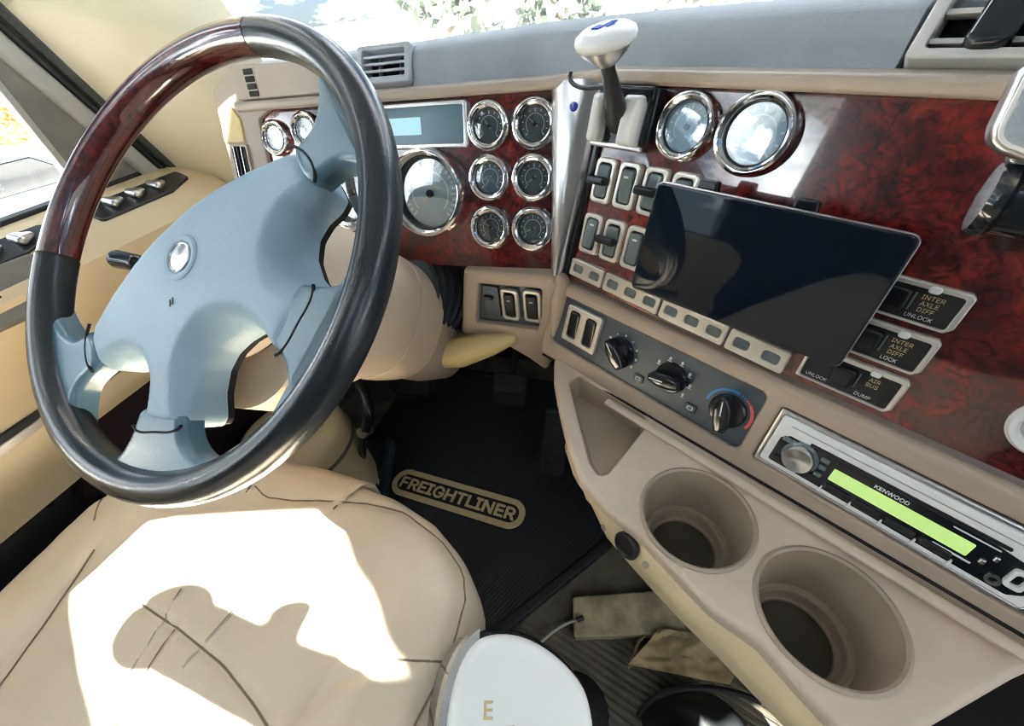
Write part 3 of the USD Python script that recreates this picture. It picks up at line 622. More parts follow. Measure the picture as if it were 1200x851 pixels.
half = [(0.0, 0.036), (0.03, 0.0355), (0.06, 0.031), (0.10, 0.021), (0.140, 0.007), (0.150, -0.008), (0.151, -0.038), (0.140, -0.044), (0.124, -0.045), (0.109, -0.052), (0.099, -0.068), (0.097, -0.090), (0.103, -0.110), (0.110, -0.123), (0.104, -0.131), (0.062, -0.151), (0.054, -0.146), (0.047, -0.124), (0.034, -0.106), (0.018, -0.097), (0.0, -0.095)]
pad_o = np.array(half + [(-x, y) for x, y in half[-2:0:-1]])
pad_o = rounded(pad_o, 0.004); pad_o = ccw(smoothpoly(pad_o, 2)); pad_o = resample(np.vstack([pad_o, pad_o[:1]]), 261)[:-1]
def hub_shell(P):
    from scipy.spatial import Delaunay
    import shapely as sh
    poly = Polygon(P); gx, gy = np.meshgrid(np.arange(-.156, .157, .0032), np.arange(-.156, .04, .0032)); q = np.stack([gx.ravel(), gy.ravel()], 1)
    q = q[sh.contains_xy(poly.buffer(-0.0018), q[:, 0], q[:, 1])]; n = len(P); A = np.vstack([P, q])
    T = Delaunay(A).simplices; c_ = A[T].mean(1); T = T[sh.contains_xy(poly, c_[:, 0], c_[:, 1])]
    d = sh.distance(sh.points(A), LineString(np.vstack([P, P[:1]])))
    g = sum(np.exp(-(((A - np.array(o)) / np.array(w)) ** 2).sum(1)) for o, w in (((.112, -.080), (.050, .040)), ((-.112, -.080), (.050, .040)), ((0, -.105), (.035, .045)))); g = np.clip(g * 1.3, 0, 1)
    w, h = .011 + .026 * g, .010 + .020 * g
    z = .008 - h * np.clip(1 - d / w, 0, 1) ** 2.2 - .004 * ((A[:, 0] / .15) ** 2)
    V = np.vstack([np.c_[A, z], np.c_[P, np.full(n, -.036)]]); F = []
    for t_ in T:
        a, b, c2_ = A[t_]; F.append(tuple(t_) if (b[0] - a[0]) * (c2_[1] - a[1]) - (b[1] - a[1]) * (c2_[0] - a[0]) > 0 else tuple(t_[::-1]))
    m_ = len(A); F += [(m_ + k, m_ + (k + 1) % n, k) for k in range(n)] + [(m_ + (k + 1) % n, (k + 1) % n, k) for k in range(n)]
    v2, f2 = trimesh.creation.triangulate_polygon(poly, engine='earcut'); o = len(V); V = np.vstack([V, np.c_[v2, np.full(len(v2), -.036)]])
    for t_ in f2:
        a, b, c2_ = v2[t_]; F.append(tuple(o + t_[::-1]) if (b[0] - a[0]) * (c2_[1] - a[1]) - (b[1] - a[1]) * (c2_[0] - a[0]) > 0 else tuple(o + t_))
    return tm(trimesh.Trimesh(V, np.array(F), process=False))
part(sw, 'hub_pad', hub_shell(pad_o), hub_sky_grey, 'grey padded hub with sky blue put into its colour', smooth=55)
part(sw, 'hub_shadow_gap', slab(inset(pad_o, 0.002), -0.044, -0.035), hole)
for sgn in (1, -1):
    for L_ in ([(.1405, .0085), (.1495, -.004), (.1535, -.016), (.1535, -.034), (.1495, -.0425)], [(.1125, -.1215), (.107, -.1305), (.088, -.1415), (.066, -.1525), (.057, -.1525)]):
        part(sw, 'pad_seam', tube(curve([(x * sgn, y, .0042) for x, y in L_], 16), .0014, 8, 1.0), hole, 'black seam between the hub pad and a spoke')
em = np.array([[1, 0, 0, -0.001], [0, 1, 0, -0.011], [0, 0, 1, 0.0075], [0, 0, 0, 1.0]])
s = part(sw, 'horn_emblem', moved(lathe([(0.0, -.001), (.0215, -.001), (.0215, .0012), (.0195, .0022), (.016, .0018), (.0142, .0002), (.0, .0002)], 44), M=em), hub_sky_grey)
part(s, 'emblem_ring', moved(lathe([(.0125, 0), (.0140, 0), (.0140, .0016), (.0132, .0022), (.0125, .0016), (.0125, 0)], 40), M=em), satin)
part(s, 'emblem_disc', moved(lathe([(0, 0), (.0125, 0), (.0125, .0012), (.006, .0024), (0, .0027)], 36), M=em), satin)
for dx in (0, 0.0035): part(sw, 'hub_mark', moved(slab([(-.0007, -.003), (.0007, -.003), (.0027, .003), (.0013, .003)], 0, .0004), (-0.028 + dx, -0.045, 0.0082)), black)
spA = [(0.139, 0.004), (0.158, 0.004), (0.172, 0.012), (0.184, 0.030), (0.193, 0.056), (0.198, 0.078), (0.206, 0.058), (0.213, 0.015), (0.213, -0.020), (0.205, -0.062), (0.196, -0.080), (0.190, -0.062), (0.182, -0.046), (0.168, -0.039), (0.140, -0.040)]
spB = [(0.098, -0.108), (0.110, -0.119), (0.124, -0.130), (0.142, -0.137), (0.160, -0.132), (0.176, -0.118), (0.166, -0.136), (0.145, -0.157), (0.115, -0.180), (0.080, -0.198), (0.040, -0.209), (0.016, -0.208), (0.036, -0.199), (0.052, -0.186), (0.060, -0.170), (0.060, -0.153), (0.052, -0.140)]
spoke_sky = mat('spoke_sky_blue', (0.10, 0.185, 0.24), 0.24, spec=0.7, bump=0.2, bscale=500)  # sky reflection put into the dark spoke colour as blue
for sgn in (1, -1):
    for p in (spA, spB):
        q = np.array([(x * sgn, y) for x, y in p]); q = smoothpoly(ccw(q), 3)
        part(sw, 'spoke', slab(q, -0.016, 0.005, 0.008, steps=5), spoke_sky, smooth=50)
part(sw, 'back_cover', lathe([(0.02, -0.03), (.075, -.032), (.092, -.040), (.096, -.052), (.09, -.056), (.02, -.056)], 48), shroud_mat, 'tan back cover of the hub')
NF = np.eye(4); NF[:3, 0], NF[:3, 1], NF[:3, 2], NF[:3, 3] = wa, wb, wn, WC
col = thing('steering_column', 'tan steering column shroud behind the steering wheel, ending in a black pleated boot', 'steering column', NF)
def sq(t, rx, ry, cx=0, cy=0, n=48, p=2.6):
    return [(cx + rx * abs(math.cos(a)) ** (2 / p) * np.sign(math.cos(a)), cy + ry * abs(math.sin(a)) ** (2 / p) * np.sign(math.sin(a)), -t) for a in np.linspace(0, 2 * math.pi, n, endpoint=False)]
part(col, 'gap_ring', lathe([(0.05, -.054), (.090, -.054), (.090, -.064), (.05, -.064)], 40), hole)
part(col, 'shroud', loft([sq(.062, .086, .100, 0, -.030), sq(.065, .096, .112, 0, -.032), sq(.10, .102, .116, 0, -.030), sq(.15, .107, .108, 0, -.016), sq(.19, .109, .098, 0, -.004), sq(.222, .110, .094), sq(.2222, .1085, .0925)]), shroud_mat, smooth=40)
part(col, 'shroud_skirt', loft([sq(.2222, .105, .09), sq(.2232, .1105, .0955), sq(.255, .112, .096), sq(.288, .110, .092), sq(.292, .104, .086), sq(.292, .08, .07)]), shroud_mat, smooth=40)
part(col, 'neck', loft([sq(.285, .085, .075, 0.02, -0.01), sq(.34, .075, .065, 0.03, -0.02), sq(.42, .06, .055, 0.03, -0.02)]), tan)
R = []
for k, s in enumerate(np.linspace(0, 1, 25)):
    w = 0.006 * (1 if k % 4 in (1, 2) else -1) * (1 if 0 < k < 24 else 0)
    R.append(sq(.262 + .105 * s, .098 - 0.01 * s + w, .080 - .012 * s + w, 0.028 * s, 0.035 + 0.035 * s, p=2.2))
part(col, 'boot', loft(R), gloss_black if False else soft_black, 'black pleated leather boot', smooth=45)
ke = hit(160, 308, wn, WC - wn * 0.07); loc = NF[:3, :3].T @ (ke - WC)
stalk = part(col, 'stalk', tube([(-0.07, 0.0, -0.095), loc * 0.6 + np.array([-0.07, 0, -0.095]) * 0.4, loc], 0.0045, 10), black)
part(stalk, 'stalk_knob', spheres([(loc, 0.011), (loc + np.array([-0.03, 0, 0.004]), 0.012)], 20), gloss_black)

# ================================================================== DRIVER SEAT
ZS = 0.50
seat = thing('driver_chair', 'cream leather truck driver seat with stitched seams in front of the steering wheel', 'seat', at(-0.41, -0.12, 0))
so = np.array([-0.41, -0.12, 0.0])
fr = [zpt(px, py, 0.478) for px, py in ((420, 566), (462, 581), (508, 611), (541, 651), (561, 700), (559, 748), (541, 800))]
fr = [(p[0] + 0.41, p[1] + 0.12) for p in fr]
rt_ = [(0.0, fr[0][1] + 0.012), (0.09, fr[0][1] + 0.009)] + fr + [(0.272, -0.02), (0.270, -0.15), (0.255, -0.26), (0.0, -0.28)]
lf = [(-x, y) for x, y in rt_[-2:0:-1]]
outl = resample(np.vstack([rt_, lf, rt_[:1]]), 181)[:-1]
outl = smoothpoly(ccw(outl), 1)
outl = resample(np.vstack([outl, outl[:1]]), 221)[:-1]
# seam lines on the cushion, in its own coordinates
def onseat(L): return [(lambda p: (p[0] + 0.41, p[1] + 0.12))(zpt(px, py, ZS)) for px, py in L]
rim_seam = onseat([(296, 567), (309, 581), (342, 585), (424, 585), (470, 592), (516, 630), (539, 664), (543, 700), (535, 733), (525, 773), (500, 820), (470, 880)])
cross_r = onseat([(468, 775), (500, 776), (525, 774)])
left_a = onseat([(116, 578), (114, 612)])
left_b = onseat([(112, 645), (90, 676), (3, 798), (-60, 880)])
tee = onseat([(162, 706), (211, 739), (261, 780), (296, 826), (330, 880)])
tee2 = onseat([(203, 737), (176, 776), (134, 851)])
fold = onseat([(338, 846), (370, 814), (400, 796), (430, 786)])
fold2 = onseat([(345, 832), (366, 806), (390, 772)])
seams = [LineString(s) for s in (rim_seam, cross_r, left_a, left_b, tee, tee2)]
folds = [LineString(s) for s in (fold, fold2)]
import shapely
def top_z(x, y):
    p = shapely.points(x, y); z = np.zeros(len(x))
    for s in seams: z -= 0.0035 * np.exp(-(shapely.distance(p, s) / 0.0045) ** 2)
    for s in folds: z -= 0.0050 * np.exp(-(shapely.distance(p, s) / 0.008) ** 2)
    w = meshkit.fbm(np.stack([x * 9, y * 16, x * 0], -1), 3, 5) - 0.5
    bol = np.clip((np.abs(x) - 0.17) / 0.05, 0, 1); bol = bol * bol * (3 - 2 * bol)
    return z + 0.006 * w + 0.010 * bol - 0.006 * np.exp(-((x / .12) ** 2 + ((y + .1) / .12) ** 2))
c = np.array([0.0, -0.04]); rings = []
for s, z in ((0.94, 0.36), (0.975, 0.375), (0.992, 0.41), (1.0, 0.445)): rings.append([(c[0] + (x - c[0]) * s, c[1] + (y - c[1]) * s, z) for x, y in outl])
prof_s = [(1 - 0.16 * (1 - math.cos(a)), 0.462 + 0.034 * math.sin(a)) for a in np.linspace(0.15, math.pi / 2, 12)]
prof_s += [(s, 0.496 + 0.006 * min(1, (0.84 - s) / 0.3)) for s in np.linspace(0.83, 0.01, 78)]
for s, z in prof_s:
    x = c[0] + (outl[:, 0] - c[0]) * s; y = c[1] + (outl[:, 1] - c[1]) * s
    zz = z + top_z(x, y) * min(1, (1 - s) / 0.03); rings.append(np.stack([x, y, zz], 1))
rings = [np.array(r) for r in rings]
part(seat, 'cushion', loft(rings), seat_mat, smooth=True)
surf_x = np.vstack([np.array(r) for r in rings[4:]])
from scipy.spatial import cKDTree
kd = cKDTree(surf_x[:, :2])
from scipy.interpolate import LinearNDInterpolator
surf_z = LinearNDInterpolator(surf_x[len(outl):, :2], surf_x[len(outl):, 2])
def seam_tube(L, r, lift=0.0):
    P = resample(np.array(L), max(6, int(LineString(L).length / 0.012)))
    z = surf_z(P); ok = ~np.isnan(z); P = np.c_[P, z + lift][ok]
    return tube(P, r, 6)
for L in (rim_seam, cross_r, left_a, left_b, tee, tee2): part(seat, 'seam', seam_tube(L, 0.0011, 0.0002), seam_mat)
P = resample(np.array(tee2), 60); st = []
for k in range(0, 58, 2):
    for off in (0.004,):
        a, b = P[k], P[k + 1]; d = (b - a) / np.linalg.norm(b - a); nn = np.array([-d[1], d[0]]) * off
        if kd.query(a)[0] < 0.02:
            za = float(surf_z(a)[0]) + 0.003 if not np.isnan(surf_z(a)[0]) else 0.5; st.append(tube([(a[0] + nn[0], a[1] + nn[1], za), (b[0] + nn[0], b[1] + nn[1], za)], 0.0008, 5))
part(seat, 'stitching', st, thread, kind='stuff')
part(seat, 'seat_base', slab(rr(0.46, 0.42, 0.05, 0, -0.08), 0.06, 0.375, 0.01), black)
part(seat, 'seat_pedestal', slab(rr(0.40, 0.40, 0.04, 0, -0.08), 0.0, 0.07, 0.01), rubber)
bk = [[(cx + sx * q, y + yy * 0.45, z + yy * 0.9) for q, yy in ((-1, 0.03), (-.9, .06), (0, .03), (.9, .06), (1, .03), (1, -.05), (.9, -.08), (0, -.09), (-.9, -.08), (-1, -.05))] for cx, sx, y, z in ((0, .24, -.30, .43), (0, .265, -.34, .45), (0, .27, -.52, .55), (0, .25, -.78, .69), (0, .22, -.88, .74), (0, .18, -.92, .755))]
part(seat, 'backrest', loft(bk), seat_mat, smooth=60)

# ================================================================== GAUGES
def gauge(F, u, v, r, label, face, ang, group, name='gauge', cat='gauge', marks=11, q=0.62):
    t = thing(name, label, cat, F.frame(u, v), group)
    k = r / 0.0285; i_ = q * r + .0014 * k; w = r - i_
    part(t, 'bezel', lathe([(i_ - .0006, .001), (i_, .0065 * k), (i_ + .12 * w, .0086 * k), (i_ + .35 * w, .0098 * k), (i_ + .50 * w, .0092 * k), (i_ + .60 * w, .0102 * k), (i_ + .80 * w, .0098 * k), (r - .0006 * k, .0075 * k), (r, .0045 * k), (r, 0), (i_ - .0006, .001)], 60), chrome, 'chrome bezel', smooth=24)
    part(t, 'inner_ring', lathe([(q * r - .0006, .0015), (q * r, .0015), (i_, .0062 * k), (i_ - .0006 * k, .0066 * k), (q * r - .0006, .0015)], 48), black)
    d = part(t, 'dial_face', lathe([(0, .0006), (q * r + .001, .0006), (q * r + .001, .0018), (0, .0018)], 48), face)
    tk = []; k = q * r / 0.0195
    for m_ in range(marks):
        a = math.radians(225 - 270 * m_ / (marks - 1)); c, s = math.cos(a), math.sin(a)
        r0, r1, wd = (.0142 if m_ % 5 == 0 else .0158) * k, .0182 * k, .0006 * k
        tk.append(slab([(r0 * c + wd * s, r0 * s - wd * c), (r1 * c + wd * s, r1 * s - wd * c), (r1 * c - wd * s, r1 * s + wd * c), (r0 * c - wd * s, r0 * s + wd * c)], .0016, .0021))
    part(d, 'dial_marks', tk, print_white)
    part(d, 'dial_arc', arcband(225, -45, .0122 * k, .0129 * k, .0016, .0020, 30), print_white)
    a = math.radians(ang); c, s = math.cos(a), math.sin(a); wd = .0011 * k
    nd = slab([(-.004 * k * c + wd * s, -.004 * k * s - wd * c), (.0155 * k * c, .0155 * k * s), (-.004 * k * c - wd * s, -.004 * k * s + wd * c)], .0028, .0034)
    part(t, 'needle', nd, print_amber); part(t, 'needle_hub', lathe([(0, .0016), (.0024 * k, .0016), (.0024 * k, .0042), (0, .0045)], 20), black)
    part(t, 'lens', lathe([(0, .0050), (q * r + .0008, .0050), (q * r + .0008, .0056), (.5 * q * r, .0061), (0, .0063)], 40), glass, smooth=True)
    return t
def arcband(a0, a1, r0, r1, z0, z1, n=24):
    A = [math.radians(a) for a in np.linspace(a0, a1, n)]
    return slab([(r1 * math.cos(a), r1 * math.sin(a)) for a in A] + [(r0 * math.cos(a), r0 * math.sin(a)) for a in A[::-1]], z0, z1)
rows_v, cols_u = (0.1730, 0.1142, 0.0535), (-0.1028, -0.0435)
nm = [['top', 'middle', 'bottom'], ['left', 'right']]
angs = [130, 140, 235, 215, 150, 205]
for i, v in enumerate(rows_v):
    for j, u in enumerate(cols_u):
        gauge(GA, u, v, 0.0285, 'small chrome-ringed gauge, %s row, %s of the six beside the silver divider' % (nm[0][i], nm[1][j]), dial, angs[i * 2 + j], 'six small gauges left of the silver divider')
gauge(GA, -0.193, 0.095, 0.057, 'large chrome-ringed speedometer on the wood fascia just right of the wheel rim', dial_light, 225, None, 'speedometer', 'gauge', 25, 0.76)
gauge(CE, 0.115, 0.178, 0.0295, 'chrome-ringed gauge next to the shift lever on the centre panel', dial_light, 60, 'two gauges on the centre panel', q=0.68)
gauge(CE, 0.1785, 0.178, 0.0325, 'chrome-ringed gauge on the centre panel, farther right from the shift lever', dial_light, 100, 'two gauges on the centre panel', q=0.70)
gauge(GA, -0.447, 0.170, 0.0245, 'small chrome-ringed gauge at the far left end beside the narrow vent', dial_light, 120, 'gauges left of the wheel spoke')
gauge(GA, -0.388, 0.178, 0.0245, 'small gauge partly hidden behind the upper wheel spoke', dial, 150, 'gauges left of the wheel spoke')
gauge(GA, -0.325, 0.095, 0.057, 'large tachometer dial hidden behind the steering wheel rim', dial, 200, None, 'tachometer', 'gauge', 25)

# driver display
t = thing('driver_display', 'wide blue-grey message display above the speedometer', 'display', GA.frame(-0.222, 0.1765))
part(t, 'frame', slab(rr(0.184, 0.053, 0.004), 0, 0.007, 0.002, holes=[rr(0.172, 0.042, 0.002)], hb=0.001), satin)
s = part(t, 'screen', slab(rr(0.174, 0.044, 0.002), 0.0, 0.0035), lcd)
part(s, 'lit_field', slab(rr(0.052, 0.020, 0.001, -0.002, 0.0), 0.003, 0.0040), lcd_lit)

# round vent at the right edge of the centre panel
t = thing('round_vent', 'round white-ringed air vent low on the wood fascia at the right edge', 'vent', CE.frame(0.4290, 0.034))
part(t, 'ring', lathe([(.0135, 0), (.0200, 0), (.0205, .004), (.0185, .007), (.0155, .007), (.0135, .003), (.0135, 0)], 48), white_plastic)
part(t, 'bowl', lathe([(0, .001), (.0138, .001), (.0138, .002), (.009, .004), (0, .0045)], 40), satin)

# ================================================================== SWITCHES ON THE CENTRE PANEL
def rocker_switch(F, u, v, label, tilt=0.12, paddle=False, w=0.0275, h=0.047, body=black, group=None, ring=bezel_white):
    t = thing('rocker_switch', label, 'switch', F.frame(u, v), group)
    part(t, 'bezel', slab(rr(w, h, 0.006), 0, 0.006, 0.002, holes=[rr(w - 0.010, h - 0.010, 0.004)], hb=0.001), ring)
    part(t, 'well', slab(rr(w - 0.009, h - 0.009, 0.004), 0, 0.0015), hole)
    R_ = trimesh.transformations.rotation_matrix(tilt, (1, 0, 0)); R_[2, 3] = 0.001
    part(t, 'rocker', moved(slab(rr(w - 0.012, h - 0.013, 0.004), 0, 0.0065, 0.002), M=R_), body)
    if paddle:
        part(t, 'paddle', box(-w * 0.62, w * 0.30, -0.0045, 0.0045, 0.005, 0.016, 0.003, 0.003), gloss_black)
    else:
        part(t, 'rocker_mark', moved(slab(rr(0.006, 0.0022, 0.0008, 0, 0.010), 0.0062, 0.0068), M=R_), print_white)
    return t
dark_glass = mat('smoked_rocker', (0.13, 0.165, 0.175), 0.12)
ordn = ['first', 'second', 'third', 'fourth']
for k, u in enumerate((0.0355, 0.0675, 0.0995, 0.1315)):
    rocker_switch(CE, u, 0.1180, '%s switch from the left in the upper row below the shift lever' % ordn[k], tilt=(0.05, 0.16, -0.12, 0.1)[k], paddle=k in (0, 2), body=dark_glass, group='switches of the upper row')
for k, u in enumerate((0.0345, 0.0660, 0.0970)):
    rocker_switch(CE, u, 0.0585, '%s switch from the left in the second row left of the tablet' % ordn[k], tilt=(-0.15, 0.10, 0.05)[k], paddle=k == 1, body=dark_glass, group='switches of the second row')
x0 = 0.014
for k, (u0, u1, nw) in enumerate(((0.014, 0.0665, 2), (0.069, 0.1465, 3), (0.1485, 0.2225, 3), (0.2245, 0.2800, 2))):
    v = 0.0125 - 0.030 * ((u0 + u1) / 2 - 0.03)
    t = thing('warning_light_module', ('chrome-framed warning light module at the left end of the row under the switches', 'second chrome-framed warning light module from the left, with three windows', 'third chrome-framed warning light module, below the tablet', 'last chrome-framed warning light module, by the lower edge of the tablet')[k], 'indicator', CE.frame((u0 + u1) / 2, v, 0, -0.034), 'row of warning light modules')
    w = u1 - u0; hs = [rr(0.0150, 0.0100, 0.003, -w / 2 + w * (q + .5) / nw, 0) for q in range(nw)]
    part(t, 'frame', slab(rr(w, 0.0225, 0.003), 0, 0.005, 0.0015, holes=hs, hb=0.001), bezel_white)
    for q in range(nw): part(t, 'window', moved(slab(rr(0.0154, 0.0104, 0.003), 0.0005, 0.0025), (-w / 2 + w * (q + .5) / nw, 0, 0)), dark_glass)
# two rockers and a blank in the pod by the column
pc = [PO.uv(*q) for q in ((599, 356), (625, 358), (577, 352))]
rocker_switch(PO, *pc[0], 'left chrome-framed rocker of the two in the tan pod by the steering column', 0.1, w=0.0275, h=0.052, group='pod rockers')
rocker_switch(PO, *pc[1], 'right chrome-framed rocker of the two in the tan pod by the steering column', 0.1, w=0.0275, h=0.052, group='pod rockers')
t = thing('dimmer_switch', 'dark frameless dimmer switch at the left end of the tan pod', 'switch', PO.frame(*pc[2]))
part(t, 'body', slab(rr(0.026, 0.050, 0.003), -0.002, 0.003, 0.001), navy); part(t, 'slider', box(-.011, .004, .004, .010, .002, .008, .002), black); part(t, 'mark', slab(rr(.011, .0022, .0008, 0.002, 0.016), .003, .0034), print_blue)

# key-shaped valve plates at the right
for k, (v0, v1, lab, lines, word) in enumerate(((0.0715, 0.1015, 'topmost black switch plate with white frame at the right of the tablet', ('INTER', 'AXLE', 'DIFF'), 'UNLOCK'),
                                        (0.0360, 0.0665, 'middle black switch plate with white frame at the right of the tablet', ('INTER', 'AXLE', 'DIFF'), 'LOCK'),
                                        (0.0005, 0.0315, 'lowest black switch plate with white frame, below the corner of the tablet', ('AIR', 'SUS'), 'DUMP'))):
    t = thing('switch_plate', lab, 'switch', CE.frame(0.3235, (v0 + v1) / 2), 'three switch plates')
    w, h = 0.069, v1 - v0
    o = [(-w / 2, -h / 2), (w / 2 - 0.004, -h / 2), (w / 2, -h / 2 + 0.004), (w / 2, h / 2 - 0.003), (w / 2 - 0.003, h / 2), (-w / 2, h / 2)]
    part(t, 'frame', slab(rounded(o, 0.002), 0, 0.006, 0.0015, holes=[rr(w - 0.007, h - 0.0065, 0.002, -0.0005, -0.001)], hb=0.0007), bezel_white)
    pl = part(t, 'plate', slab(rr(w - 0.0065, h - 0.006, 0.002, -0.0005, -0.001), 0, 0.0035), black)
    part(t, 'button', box(-0.012, 0.0035, -0.0075, 0.0085, 0.003, 0.012, 0.002, 0.002), gloss_black)
    part(t, 'button_light', box(0.0048, 0.0062, -0.006, 0.007, 0.003, 0.006, 0.0005, 0.0005), dark_glass)
    part(t, 'tab', box(-0.028, -0.014, h / 2 - 0.0055, h / 2 - 0.001, 0.004, 0.009, 0.001), satin); part(t, 'tab', box(0.010, 0.017, h / 2 - 0.006, h / 2 - 0.001, 0.004, 0.009, 0.001), white_plastic)
    for q, ln in enumerate(lines): part(pl, 'lettering', moved(text(ln, 0.0031), (0.0155, 0.0050 - 0.0046 * q, 0.0035)), print_amber, smooth=False)
    part(pl, 'lettering', moved(text(word, 0.0028), (0.014, -h / 2 + 0.0055, 0.0035)), print_white, smooth=False)
    part(pl, 'lettering', moved(text('LOCK' if word == 'UNLOCK' else 'UNLOCK', 0.0028), (-0.020, -h / 2 + 0.0055, 0.0035)), print_white, smooth=False)

# ================================================================== HEATER PANEL
hp = thing('heater_control', 'dark blue heater control panel with three knobs and a white rocker pair', 'control panel', HE.frame(0.1445, -0.0625, 0.0))
pl = part(hp, 'plate', slab(rr(0.274, 0.071, 0.006), -0.004, 0.003, 0.001), navy)
fx = -0.0875
part(hp, 'rocker_frame', slab(rr(0.057, 0.0515, 0.004, fx, 0.003), 0.003, 0.009, 0.002, holes=[rr(0.0165, 0.039, 0.004, fx - 0.0135, 0.003), rr(0.0165, 0.039, 0.004, fx + 0.0135, 0.003)], hb=0.001), bezel_white)
for s_ in (-1, 1):
    R_ = trimesh.transformations.rotation_matrix(0.12, (1, 0, 0)); R_[:3, 3] = (fx + s_ * 0.0135, 0.003, 0.003)
    part(hp, 'rocker', moved(slab(rr(0.0160, 0.0375, 0.004), 0, 0.006, 0.002), M=R_), gloss_black)
for (x, y, rot) in ((-0.0250, -0.001, -43), (0.0440, 0.0005, 11), (0.1105, -0.002, -77)):
    kn = part(hp, 'knob', moved(lathe([(0, .003), (.0185, .003), (.0180, .006), (.0165, .0075), (0, .0080)], 40), (x, y, 0)), gloss_black)
    M_ = trimesh.transformations.rotation_matrix(math.radians(rot), (0, 0, 1)); M_[:3, 3] = (x, y, 0)
    part(kn, 'grip', moved(slab(rounded([(-.0195, -.0034), (-.007, -.0085), (.007, -.0085), (.0195, -.0050), (.0195, .0050), (.007, .0085), (-.007, .0085), (-.0195, .0034)], .002), .007, .023, .004), M=M_), gloss_black)
    part(kn, 'grip_line', moved(slab(rr(.016, .0013, .0005, -.008, 0), .0228, .0234), M=M_), print_white)
def arcband(a0, a1, r0, r1, z0, z1, n=24):
    A = [math.radians(a) for a in np.linspace(a0, a1, n)]
    return slab([(r1 * math.cos(a), r1 * math.sin(a)) for a in A] + [(r0 * math.cos(a), r0 * math.sin(a)) for a in A[::-1]], z0, z1)
part(pl, 'cold_arc', moved(arcband(178, 82, .0215, .0240, .003, .0033), (0.1105, -0.002, 0)), print_blue)
part(pl, 'hot_arc', moved(arcband(46, -22, .0215, .0245, .003, .0033), (0.1105, -0.002, 0)), print_red)
for a in (74, 66, 58, 51): part(pl, 'arc_dot', moved(slab(ell(.0011, n=12, cx=.0228 * math.cos(math.radians(a)), cy=.0228 * math.sin(math.radians(a))), .003, .0033), (0.1105, -0.002, 0)), print_blue if a > 60 else print_red)
for k, a in enumerate(range(150, -31, -30)): part(pl, 'fan_dot', slab(ell(.0009 + .0002 * k if k else .0016, n=12, cx=-0.025 + .0225 * math.cos(math.radians(a)), cy=-.001 + .0225 * math.sin(math.radians(a))), .003, .0033), print_white)
for k, a in enumerate((150, 112, 75, 38, 5, -32)):
    cx, cy = 0.044 + .0225 * math.cos(math.radians(a)), .0005 + .0225 * math.sin(math.radians(a))
    part(pl, 'mode_symbol', [slab(ell(.0015, .0022, 14, cx, cy), .003, .0033), slab(rr(.0052, .0009, .0003, cx, cy - .0032), .003, .0033)], print_white)
for x in (0.0085, 0.0765): 
    b_ = part(hp, 'push_button', box(x - .0065, x + .0065, -.0250, -.0155, .003, .0055, .001), navy)
    part(b_, 'symbol', slab(rr(.0066, .0046, .001, x, -.0202), .0054, .0058, 0, holes=[rr(.0048, .0028, .0006, x, -.0202)]), print_white)

# ================================================================== RADIO
rd = thing('radio', 'silver car radio with a lit green display in the tan surround', 'radio', HE.frame(0.3905, -0.0632, 0.0))
part(rd, 'trim_frame', slab(rr(0.191, 0.061, 0.003), -0.01, 0.009, 0.002, holes=[rr(0.183, 0.053, 0.003)], hb=0.001), satin)
fc = part(rd, 'faceplate', slab(rr(0.182, 0.052, 0.003), -0.01, 0.011, 0.002), white_plastic, 'silver faceplate')
part(rd, 'black_field', slab(rounded([(-.084, -.021), (.080, -.021), (.086, -.015), (.086, .006), (.060, .0105), (-.078, .0105), (-.084, .005)], .002), 0.010, 0.0118, 0.0004), gloss_black)
part(rd, 'slot', slab(rr(0.128, 0.0028, 0.001, 0.002, 0.0125), 0.0105, 0.0122), black); part(rd, 'line', slab(rr(0.17, 0.0010, 0.0004, 0.004, 0.0195), 0.0108, 0.0113), strip_grey)
kn = part(rd, 'volume_knob', moved(lathe([(0, .011), (.0125, .011), (.0125, .020), (.0112, .0225), (.0095, .0222), (.004, .0210), (0, .0206)], 44), (-0.0635, -0.0035, 0)), satin)
part(kn, 'knob_ring', moved(lathe([(.0125, .0112), (.0145, .0112), (.0145, .0135), (.0125, .0145), (.0125, .0112)], 44), (-0.0635, -0.0035, 0)), dark_glass)
ds = part(rd, 'display', slab(rr(0.091, 0.0122, 0.001, 0.007, -0.0030), 0.0115, 0.0124), lcd_green, 'lit green display')
part(fc, 'lettering', moved(text('KENWOOD', 0.0032, bold=True), (0.000, 0.0066, 0.0119)), print_white, smooth=False)
for k, x in enumerate((-0.072, -0.050, -0.028, -0.006, 0.016, 0.038)):
    part(rd, 'preset_button', box(x - .0095, x + .0095, -.0185, -.0125, .0115, .0142, .0012, .0015), black)
    part(rd, 'tick', slab([(x + .010, -.0235), (x + .0125, -.0235), (x + .0118, -.0175), (x + .0108, -.0175)], .0112, .0136), white_plastic)
for (x, y, w) in ((-.077, .0065, .010), (-.064, .0085, .012), (-.047, .0055, .007), (-.046, -.002, .006), (-.046, -.010, .006), (.060, -.006, .0035), (.064, .001, .003)):
    part(rd, 'small_button', box(x - w / 2, x + w / 2, y - .0022, y + .0022, .0115, .0138, .001, .001), satin if x > 0 else dark_glass)
part(rd, 'text_bar', slab(rr(.022, .0016, .0004, .046, -.0125), .0117, .0121), print_white); part(rd, 'text_bar', slab(rr(.026, .0012, .0004, .050, .0078), .0117, .0121), print_white)
part(rd, 'eject_button', slab(rr(.010, .016, .003, .078, -.005), .0115, .0160, .001, holes=[rr(.005, .010, .002, .078, -.005)], hb=.0008), white_plastic)
part(rd, 'aux_socket', moved(lathe([(.0025, .0115), (.0042, .0115), (.0042, .0135), (.0025, .0135), (.0025, .0115)], 20), (.0705, -.0150, 0)), satin)

